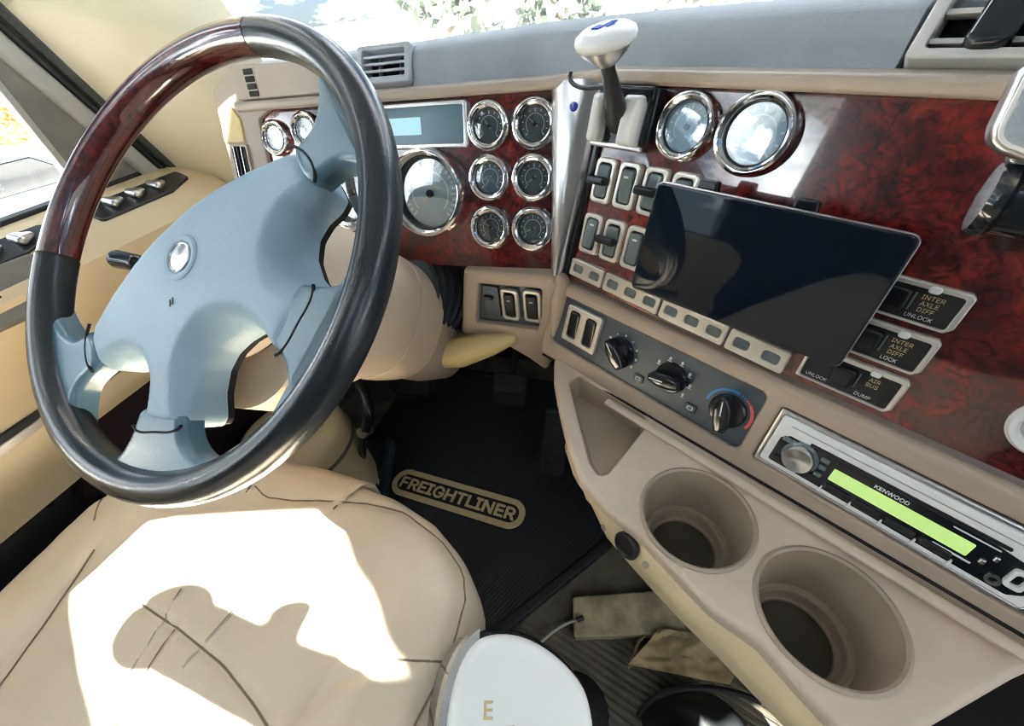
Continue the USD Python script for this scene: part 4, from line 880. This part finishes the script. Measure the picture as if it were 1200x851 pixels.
# ================================================================== TABLET ON ITS HOLDER
Q = np.array([(-0.006, 0.385, 0.817), (0.156, 0.300, 0.812), (0.148, 0.278, 0.716), (-0.014, 0.363, 0.720)])
TF = axes(Q.mean(0), Q[1] - Q[0] + Q[2] - Q[3], Q[0] - Q[3] + Q[1] - Q[2])
tb = thing('tablet', 'black tablet standing out in front of the switches on the centre panel', 'tablet', TF)
W_, H_ = 0.1835, 0.1005
part(tb, 'case', slab(rr(W_, H_, 0.006), -0.009, 0.0, 0.0015), gloss_black)
part(tb, 'edge_band', slab(rr(W_ + 0.0012, H_ + 0.0012, 0.0065), -0.0065, -0.0022, 0.0006, holes=[rr(W_ - 0.002, H_ - 0.002, 0.006)], hb=0), satin, 'thin metal edge')
part(tb, 'screen', slab(rr(W_ - 0.003, H_ - 0.003, 0.005), -0.0005, 0.0006, 0.0003), screen)
th_ = thing('tablet_holder', 'black tablet holder arm behind the tablet', 'holder', TF)
part(th_, 'cradle', slab(rr(0.09, 0.06, 0.008), -0.018, -0.0095, 0.002), black)
part(th_, 'top_clip', slab(rounded([(-.012, 0.0), (.012, 0.0), (.008, .012), (-.008, .012)], .002), -0.016, 0.003, 0.001), gloss_black) if False else None
for x in (0.022, -0.052):
    part(th_, 'top_clip', moved(slab(rounded([(-.0105, -.012), (.0105, -.012), (.0075, .007), (-.0075, .007)], .002), -0.018, -0.010, 0.002), (x, H_ / 2, 0)), gloss_black)
end = TF[:3, :3].T @ (CE.pt(0.20, 0.075, 0.002) - TF[:3, 3])
part(th_, 'arm', tube([(0.0, 0, -0.012), end * 0.5 + np.array([0, 0, -.004]), end], 0.008, 12), black)
part(th_, 'arm_foot', moved(lathe([(0, 0), (.02, 0), (.02, .003), (.012, .008), (0, .008)], 28), M=np.linalg.inv(TF) @ CE.frame(0.20, 0.075, 0.0)), black)

# ================================================================== SHIFT LEVER ON THE CENTRE PANEL
SF = CE.frame(0.0445, 0.180)
inv = lambda M, p: np.linalg.inv(M) @ np.r_[p, 1.0]
sl = thing('dash_shift_lever', 'black dash lever with a white mushroom knob beside the silver divider', 'lever', SF)
part(sl, 'base_plate', slab(rr(0.066, 0.054, 0.004), 0, 0.006, 0.002), satin)
part(sl, 'hood', slab(rounded([(-.012, .014), (.036, .014), (.036, .027), (-.012, .027)], .003), 0.0, 0.018, 0.003), gloss_black)
for x0_, x1_ in ((-.031, -.017), (.008, .030)):
    ch = [[(x0_ + .003 * (1 - k), -.024, .004), (x1_ - .003 * (1 - k), -.024, .004), (x1_ - .003 * (1 - k), .018, .004), (x0_ + .003 * (1 - k), .018, .004)] for k in (1,)]
    part(sl, 'cheek', slab(rr(x1_ - x0_, .044, .004, (x0_ + x1_) / 2, -.003), 0.004, 0.026, 0.006, steps=4), white_plastic)
part(sl, 'slot', slab(rr(.026, .044, .003, -.0045, -.003), .004, .010), gloss_black)
part(sl, 'base_lip', box(-.034, .034, -.029, -.023, 0.0, .012, .002), satin)
part(sl, 'side_wall', box(.030, .040, -.024, .026, 0.0, .016, .004), gloss_black)
kp = hit(711, 72, CE.n, CE.pt(0, 0, 0.075)); kl = inv(SF, kp)[:3]
r0 = np.array([-.003, -.004, .010])
part(sl, 'lever', loft([[c_ + np.array([w * math.cos(a), w * .8 * math.sin(a), 0]) for a in np.linspace(0, 2 * math.pi, 12, endpoint=False)] for c_, w in ((r0, .0145), (r0 * .6 + kl * .4, .0115), (r0 * .15 + kl * .85, .0075), (kl, .008))]), black, smooth=50)
ax = CE.n * 0.22 + np.array([0.02, 0, 0.95]); ax /= np.linalg.norm(ax); ax_l = SF[:3, :3].T @ ax
x_ = np.cross(ax_l, [0, 1, 0.3]); KM = axes(kl, x_, np.cross(ax_l, x_))
kb = part(sl, 'knob', moved(lathe([(.0, .004), (.010, .006), (.019, .009), (.0245, .013), (.0258, .0165), (.0245, .020), (.019, .0235), (.011, .0253), (0, .026)], 48), M=KM), white_plastic, 'white mushroom knob', smooth=60)
part(kb, 'knob_underside', moved(lathe([(0, -.004), (.007, -.003), (.012, .001), (.019, .0068), (.0238, .0118), (.018, .0100), (0, .005)], 40), M=KM), satin)
part(kb, 'emblem', [moved(slab(P_, .0250, .0262), M=KM) for P_ in ([(-.010, .001), (-.003, -.001), (-.001, .004), (-.007, .007)], [(-.003, .005), (.003, .003), (.006, .010), (-.001, .011)], [(-.008, -.006), (-.003, -.005), (-.004, .0), (-.008, -.002)])], blue_gem, 'blue emblem')

# ================================================================== VENTS ON THE PAD
def slat_vent(name, label, F, u0, u1, v0, v1, lean, nsl, nv, frame_m, w0=0.0, extra=True):
    """Louvred vent: frame, dark back, horizontal slats and upright blades on a face leaning back from the fascia."""
    o = F.pt((u0 + u1) / 2, v0, w0); nh = np.array([F.n[0], F.n[1], 0]); nh /= np.linalg.norm(nh)
    up = np.array([0, 0, 1.0]) * math.cos(lean) - nh * math.sin(lean); M = axes(o, F.u, up); w, h = u1 - u0, v1 - v0
    t = thing(name, label, 'vent', M)
    part(t, 'frame', slab(rr(w, h, 0.004, 0, h / 2), -0.02, 0.004, 0.002, holes=[rr(w - 0.016, h - 0.012, 0.003, 0, h / 2)], hb=0.001), frame_m)
    part(t, 'duct', slab(rr(w - 0.014, h - 0.010, 0.003, 0, h / 2), -0.03, -0.018), hole)
    for k in range(nsl):
        y = 0.006 + (h - 0.012) * (k + 0.5) / nsl
        sm = slab(rr(w - 0.015, 0.014, 0.001, 0, 0), -0.0014, 0.0014, 0.0006); R_ = trimesh.transformations.rotation_matrix(math.radians(112), (1, 0, 0)); R_[:3, 3] = (0, y, -0.006)
        part(t, 'slat', moved(sm, M=R_), frame_m)
    for k in range(nv):
        x = -w / 2 + 0.008 + (w - 0.016) * (k + 0.5) / nv
        part(t, 'blade', box(x - .0008, x + .0008, 0.006, h - 0.006, -0.019, -0.011, 0.0003, 0.0005), frame_m)
    return t
grille = mat('vent_grille', (0.60, 0.585, 0.55), 0.4)
grille_blue = mat('vent_grey', (0.45, 0.48, 0.52), 0.4)
slat_vent('dash_vent', 'grey slatted dash vent left of the padded top, behind the wheel rim', GA, LV0 + .001, LV1 - .001, 0.226, 0.270, math.radians(30), 4, 2, grille_blue, 0.0)
slat_vent('dash_vent', 'pale slatted dash vent at the right end of the grey top pad', CE, RV0 + .003, RV0 + .20, 0.228, 0.292, math.radians(40), 3, 4, grille, 0.002)
t = thing('pod_vent', 'small dark slotted vent in the upper left end of the dash', 'vent', GA.frame(-0.463, 0.239, 0.012))
for k in range(4): part(t, 'slot', slab(rr(.017, .0068, .001, 0.001 * k, .0125 - .0088 * k), -0.004, 0.0012), hole)
part(t, 'louver', slab(rr(.021, .037, .001, 0.001, -.001), -0.006, 0.0004), tan_lip)
t = thing('side_vent', 'narrow upright dark vent at the left end of the dash, beside the pillar', 'vent', GA.frame(-0.521, 0.128, 0.006, math.radians(-3)))
part(t, 'frame', slab(rr(.036, .072, .003), -0.002, 0.004, 0.001, holes=[rr(.028, .064, .002)], hb=.0006), tan_lip)
part(t, 'duct', slab(rr(.030, .066, .002), -0.002, 0.0008), hole)
for k in range(4): part(t, 'slat', box(-.0115 + .0075 * k, -.0095 + .0075 * k, -.032, .032, 0.0008, 0.0045, .0006), black if k % 2 else satin)

# black bracket standing on the right vent
p0 = hit(1150, 58, CE.n, CE.pt(0, 0, 0.004)); 
t = thing('dash_bracket', 'glossy black bracket standing over the right dash vent at the top corner', 'bracket')
p1 = hit(1178, -12, CE.n, CE.pt(0, 0, -0.02)); dv = (p1 - p0)
def barp(a, b, w, d, f):
    """a bar of rounded section w by d between two points, its width along f"""
    L = np.linalg.norm(b - a); M = axes(a, f, (b - a)); z = M[:3, 2]; return moved(slab(rr(w, L, w * .3, 0, L / 2), -d / 2, d / 2, min(d, w) * .25), M=M)
part(t, 'post', barp(p0, p0 + dv * 1.5, 0.022, 0.012, CE.u), gloss_black)
part(t, 'post_rib', barp(p0 + CE.u * .024 + CE.n * .004, p0 + dv * 1.5 + CE.u * .024 + CE.n * .004, 0.012, 0.016, CE.u), dark_glass)
part(t, 'plate', barp(p0 + CE.u * .048 - CE.n * .006, p0 + dv * 1.5 + CE.u * .048 - CE.n * .006, 0.022, 0.008, CE.u), mat('smoked_blue', (0.10, 0.22, 0.30), 0.1))

# phone holder at the right edge
PH = Face(hit(1190, 140, CE.n, CE.pt(0, 0, 0.10)), (-0.35, -0.90, 0.25))
ph_o = [PH.uv(*q) for q in ((1213, 68), (1196, 76), (1160, 150), (1158, 166), (1168, 178), (1215, 196), (1290, 212), (1340, 110), (1290, 70))]
t = thing('phone_holder', 'grey rounded phone holder plate with a metal rim at the right edge', 'holder', PH.frame())
part(t, 'plate', slab(rounded(ph_o, .006), -0.012, 0.0, 0.003, steps=4), satin, 'metal-rimmed back')
part(t, 'pad', slab(inset(ccw(rounded(ph_o, .006)), 0.0042), -0.001, 0.0015, 0.0006), mat('holder_pad', (0.34, 0.39, 0.43), 0.4, bump=0.8, bscale=900))
part(t, 'pad_edge', slab(inset(ccw(rounded(ph_o, .006)), 0.0026), -0.001, 0.0012, 0.0006, holes=[inset(ccw(rounded(ph_o, .006)), 0.0048)], hb=0), white_plastic)
b0 = PH.frame(); bp = inv(b0, hit(1206, 238, CE.n, CE.pt(0, 0, 0.065)))[:3]
ex = np.array([1.0, -0.1, 0.05])
part(t, 'clamp', moved(lathe([(0, -.022), (.020, -.022), (.022, -.018), (.0225, -.014), (.020, -.011), (.0205, .010), (.0225, .013), (.022, .018), (.018, .022), (0, .022)], 36), M=axes(bp, (0, 1, 0.0), (0, 0, 1)) @ np.diag([.85, .85, .8, 1.0])), gloss_black)
part(t, 'clamp_band', moved(slab(rr(.05, .010, .003), -.004, .006, .001), bp + np.array([0.006, 0.022, 0.008])), satin)
part(t, 'clamp_screw', moved(lathe([(0, 0), (.008, 0), (.008, .006), (.006, .008), (0, .008)], 20), bp + np.array([0.018, -0.002, 0.018])), satin)
fo = inv(b0, CE.pt(*CE.uv(1190, 280), 0.002))[:3]
part(t, 'stem', tube([bp + np.array([0, -.005, -.01]), bp * .4 + fo * .6, fo], .008, 12), black)

# ================================================================== FLOOR MAT, PEDALS, FOOTWELL
mat_black = usdkit.material(stage, '/World/Looks/mat_rubber', {'tc': ('texture_coordinate', {}), 'w': ('wave_texture', {'scale': 42.0, 'bands_direction': 'x'}), 'b': ('bump', {'strength': 0.5, 'distance': 0.001}),
    'mp': ('mapping', {'rotation': (0, 0, 0.5)}), 'p': ('principled_bsdf', {'base_color': (0.012, 0.014, 0.017), 'roughness': 0.55})}, [('tc.object', 'mp.vector'), ('mp.vector', 'w.vector'), ('w.fac', 'b.height'), ('b.normal', 'p.normal')], surface='p.BSDF')
mo = rounded([(-0.172, 0.182), (0.006, 0.408), (0.012, 0.60), (-0.04, 0.88), (-0.74, 0.88), (-0.74, 0.36), (-0.50, 0.12), (-0.28, 0.08)], 0.03)
fm = thing('floor_mat', 'black ribbed rubber floor mat with a gold oval name badge', 'floor mat')
part(fm, 'mat', slab(mo, 0.0, 0.014, 0.004), mat_black)
part(fm, 'raised_edge', slab(mo, 0.010, 0.020, 0.003, holes=[inset(ccw(mo), 0.020)], hb=0.003), rubber)
zl = 0.0155
L0, L1 = zpt(462, 561, zl), zpt(614.5, 606.5, zl); tmid, bmid = zpt(541, 567, zl), zpt(533.5, 601, zl)
lw = np.linalg.norm((L1 - L0)[:2]); ld = (L1 - L0) / np.linalg.norm(L1 - L0); lp = np.array([-ld[1], ld[0], 0]); lh = abs((tmid - bmid) @ lp)
LM = axes((L0 + L1) / 2 * [1, 1, 0] + [0, 0, 0.014], ld, lp)
LM[:3, 3] += lp * (((tmid + bmid) / 2 - (L0 + L1) / 2) @ lp)
gold = mat('badge_gold', (0.66, 0.54, 0.31), 0.5, bump=0.5, bscale=500)
bw = (lh - 0.002) * 0.20
part(fm, 'badge_ring', moved(slab(rr(lw, lh, lh * .48, n=12), 0, 0.0025, 0.001, holes=[rr(lw - 2 * bw, lh - 2 * bw, (lh - 2 * bw) * .48, n=12)], hb=0.0005), M=LM), gold, 'gold oval ring of the badge')
part(fm, 'badge_field', moved(slab(rr(lw - 1.9 * bw, lh - 1.9 * bw, (lh - 2 * bw) * .48, n=12), 0, 0.001), M=LM), rubber)
tx = text('FREIGHTLINER', 0.038, 0.0012, bold=True); sc = (lw - 3.2 * bw) / (tx.bounds[1][0] - tx.bounds[0][0]); S = np.eye(4); S[0, 0] = sc; S[1, 1] = (lh - 2 * bw) * 0.62 / 0.038; S[2, 3] = 0.001
tx = moved(tx, M=S); tx = trimesh.util.concatenate([moved(tx, (dx, dy, 0.00002 * k)) for k, (dx, dy) in enumerate(((-.0008, 0), (.0008, 0), (0, .0007), (0, -.0007)))]); part(fm, 'lettering', moved(tx, M=LM), gold, 'gold badge lettering', smooth=False)

def pedal(name, label, centre, w, h, tilt, arm_to, ribs):
    M = axes(centre, (1, 0.05, 0), (0, math.cos(tilt), math.sin(tilt))); t = thing(name, label, 'pedal', M)
    part(t, 'pad', slab(rr(w, h, 0.01), -0.008, 0.004, 0.003), rubber)
    for k in range(ribs):
        y = -h / 2 + h * (k + .5) / ribs; part(t, 'tread', box(-w / 2 + .006, w / 2 - .006, y - .0025, y + .0025, .003, .0075, .001), black)
    e = inv(M, arm_to)[:3]; part(t, 'arm', tube([(0, 0, -0.008), (0, e[1] * .3, -0.05), e], 0.009, 10), black)
    return t
pedal('clutch_pedal', 'black clutch pedal at the left of the dark footwell', zpt(484, 448, 0.2), 0.10, 0.08, math.radians(55), (-0.6, 0.97, 0.50), 4)
pedal('brake_pedal', 'black brake pedal in the middle of the dark footwell', zpt(597, 457, 0.2), 0.09, 0.085, math.radians(55), (-0.33, 0.97, 0.50), 4)
pedal('accelerator_pedal', 'long black ribbed accelerator pedal at the right of the footwell', zpt(650, 518, 0.12), 0.06, 0.17, math.radians(50), (-0.15, 0.97, 0.40), 9)
quilt = mat('quilt_vinyl', (0.035, 0.033, 0.032), 0.45, bump=0.3, bscale=500)
G = np.array([[(-0.80 + 0.20 * a, 0.66 + 0.08 * a, 0.02 + 0.50 * b) for a in np.linspace(0, 1, 46)] for b in np.linspace(0, 1, 50)])
for i in range(50):
    for j in range(46):
        a, b = j / 45 * 3, i / 49 * 6.6
        G[i, j] += np.array([0.37, -0.93, 0]) * 0.010 * (abs(math.sin(math.pi * a)) * abs(math.sin(math.pi * b))) ** 0.5
part_q = solo('quilted_kick_panel', sheet(G[:, ::-1], 0.01), quilt, 'dark quilted panel low behind the steering wheel spokes', 'panel')
# cream drum-like housing left of the pedals, with its hose
dc = zpt(325, 500, 0.30) + np.array([0.03, 0, 0])
t = thing('footwell_housing', 'rounded cream plastic housing on the floor left of the pedals, above the seat edge', 'housing', at(dc[0], dc[1], 0.0))
part(t, 'body', lathe([(0, 0.014), (.115, .014), (.12, .03), (.12, .25), (.113, .285), (.092, .300), (0, .305)], 48), cream, smooth=45)
part(t, 'rim_groove', lathe([(.1195, .235), (.1225, .235), (.1225, .244), (.1195, .244), (.1195, .235)], 48), door_grey)
hs = [zpt(408, 448, 0.34), zpt(426, 462, 0.36), zpt(432, 482, 0.34), zpt(428, 505, 0.28), zpt(424, 530, 0.18), zpt(420, 545, 0.06)]
t = thing('heater_hose', 'black hose bending down beside the cream footwell housing', 'hose'); part(t, 'hose', tube(curve(hs, 26), 0.011, 12), gloss_black); part(t, 'clip', tube([hs[3] + [-.0, -.012, 0.006], hs[3] + [0, .012, -.006]], 0.013, 12), satin)
fb = zpt(425, 555, 0.05)
t = thing('floor_bracket', 'dark blue-black metal bracket on the floor by the cream housing', 'bracket', at(fb[0], fb[1] + 0.02, 0.014, 0.4))
part(t, 'plate', box(-.07, .06, -.10, .10, 0, .03, .008, .02), navy); part(t, 'rib', box(-.045, -.02, -.095, .09, .028, .055, .006, .008), rubber); part(t, 'rib', box(.02, .04, -.08, .09, .028, .05, .006, .008), rubber)
solo('kick_carpet', sheet(np.array([[(x, y, z) for z in (0.0, 0.2, 0.45, 0.60)] for x, y in ((-0.885, 0.10), (-0.875, 0.35), (-0.865, 0.56))]), 0.008), maroon, 'dark maroon carpet on the kick wall below the driver door', 'carpet')

# ================================================================== THINGS ON THE FLOOR AND THE GEAR KNOB
board_m = mat('worn_board', (0.52, 0.44, 0.28), 0.65, var=0.5, scale=26, detail=6, bump=0.4, bscale=150)
bq = [zpt(*q, 0.030) for q in ((671, 699), (672, 747), (830, 742), (822, 688))]
t = thing('worn_board', 'short worn beige board lying on the ribbed floor beside the mat', 'board')
part(t, 'plank', slab(rounded([(p[0], p[1]) for p in bq], 0.006), 0.006, 0.030, 0.004), board_m)
part(t, 'cleat', slab(rounded([(p[0] * .5 + (bq[0] + bq[1])[0] * .25, p[1] * .5 + (bq[0] + bq[1])[1] * .25) for p in bq], 0.004), 0.005, 0.012), board_m)
t = thing('crumpled_paper', 'crumpled tan paper scrap on the dirty floor below the cup holders', 'paper')
pm = mat('tan_paper', (0.50, 0.38, 0.20), 0.7, var=0.45, scale=30, detail=5)
a, b, c_, d_ = [zpt(*q, 0.02) for q in ((735, 782), (770, 742), (880, 752), (850, 806))]
G = []
for s in np.linspace(0, 1, 18):
    row = []
    for q in np.linspace(0, 1, 22):
        p = (a * (1 - s) + b * s) * (1 - q) + (d_ * (1 - s) + c_ * s) * q
        row.append(p + [0, 0, 0.012 + 0.030 * meshkit.fbm(np.array([s * 3, q * 4, 0.5]), 3, 4)])
    G.append(row)
part(t, 'sheet', sheet(np.array(G)[:, ::-1], 0.0015), pm, smooth=25)
for (q0, q1, q2) in (((736, 783), (760, 762), (798, 748)), ((740, 776), (748, 752), (756, 745))):
    part(t, 'fold', tube([zpt(*q0, .024), zpt(*q1, .034), zpt(*q2, .030)], [.004, .006, .003], 8, .5), pm)
bag_m = mat('bag_vinyl', (0.014, 0.016, 0.017), 0.42, bump=0.5, bscale=60)
bc = zpt(825, 845, 0.05)
t = thing('black_bag', 'glossy black vinyl bag on the floor under the console at the bottom edge', 'bag')
R = []
for s in np.linspace(0, 1, 16):
    z = 0.004 + 0.085 * math.sin(s * math.pi / 2); w = max(0.02, math.cos(s * math.pi / 2) ** 0.7)
    R.append([(bc[0] + 0.10 * w * math.cos(a) * (1 + .07 * math.sin(3 * a + 5 * s)) + .01, bc[1] - 0.03 + 0.075 * w * math.sin(a) * (1 + .06 * math.sin(4 * a + 3 * s)), z + 0.006 * math.sin(5 * a + 6 * s) * w) for a in np.linspace(0, 2 * math.pi, 44, endpoint=False)])
part(t, 'body', loft(R), bag_m, smooth=60)
part(t, 'flap', tube(curve([zpt(748, 838, .05), zpt(780, 812, .085), zpt(830, 806, .095), zpt(890, 822, .08)], 20), 0.007, 10, .6), bag_m)
t = thing('floor_cable', 'thin grey cable running from the mat edge to the worn board', 'cable'); part(t, 'cable', tube(curve([zpt(625, 762, .016), zpt(645, 743, .02), zpt(660, 733, .02), zpt(676, 727, .034)], 18), 0.0028, 8), strip_grey); part(t, 'plug', tube([zpt(676, 727, .034), zpt(684, 724, .036)], .0045, 10), black)

kd_ = 0.30
def dep(px, py, d): return EYE + sight(px, py) * d
kc = dep(612, 818, kd_)
up_ = EYE - kc; up_ /= np.linalg.norm(up_); up_ = up_ + 0.30 * CAM[0] - 0.08 * CAM[1]; up_ /= np.linalg.norm(up_)
KF = axes(kc, CAM[0] - up_ * (CAM[0] @ up_), np.cross(up_, CAM[0] - up_ * (CAM[0] @ up_)))
gk = thing('gear_knob', 'gear shift knob beside the seat at the bottom edge, sunlight on its top put in as white', 'gear lever', KF)
ko = np.array([(-.050, -.050), (.046, -.052), (.053, -.030), (.052, -.004), (.046, .012), (.028, .030), (.004, .043), (-.020, .045), (-.036, .038), (-.047, .018), (-.052, -.012)])
ko = rounded(smoothpoly(ko * [1.16, 1.0], 2), .004)
part(gk, 'knob_body', slab(ko, -0.075, -0.004, 0.010, steps=5), gloss_black, 'glossy black knob body', smooth=50)
bnd = Polygon(inset(ccw(ko), -0.0018)).difference(Polygon(inset(ccw(ko), 0.005))).intersection(Polygon([(-.2, -.2), (-.03, -.2), (-.036, .2), (-.2, .2)]))
bnd = max(getattr(bnd, 'geoms', [bnd]), key=lambda g_: g_.area)
part(gk, 'chrome_band', slab(np.array(bnd.exterior.coords)[:-1], -0.024, -0.005), chrome, 'chrome strip put in for a reflection along the left edge')  # reflection on the knob side put in as a chrome strip
tp = part(gk, 'top_cap', slab(inset(ccw(ko), 0.0045), -0.012, 0.004, 0.007, steps=6), mat('knob_sun_white', (0.90, 0.90, 0.86), 0.30), 'top cap with its sunlight put in as white', smooth=50)  # near-white colour stands in for direct sun on the cap
part(tp, 'lettering', moved(text('E', 0.010, bold=True), (-.027, -.006, .0039)), print_amber, smooth=False)
for x_, y_ in ((-.010, -.016), (.004, -.030)): part(tp, 'shift_mark', slab(rr(.006, .0022, .0006, x_, y_), .0039, .0043), print_amber)
e = inv(KF, (-0.02, 0.10, 0.0))[:3]
part(gk, 'lever', tube([(0, -.01, -.07), e * .5 + np.array([0, 0, -.03]), e], .011, 12), black)
part(gk, 'gaiter', moved(lathe([(0, .0), (.06, .0), (.05, .02), (.035, .05), (.02, .07), (0, .07)], 28), M=np.linalg.inv(KF) @ at(-0.02, 0.10, 0.001)), rubber)
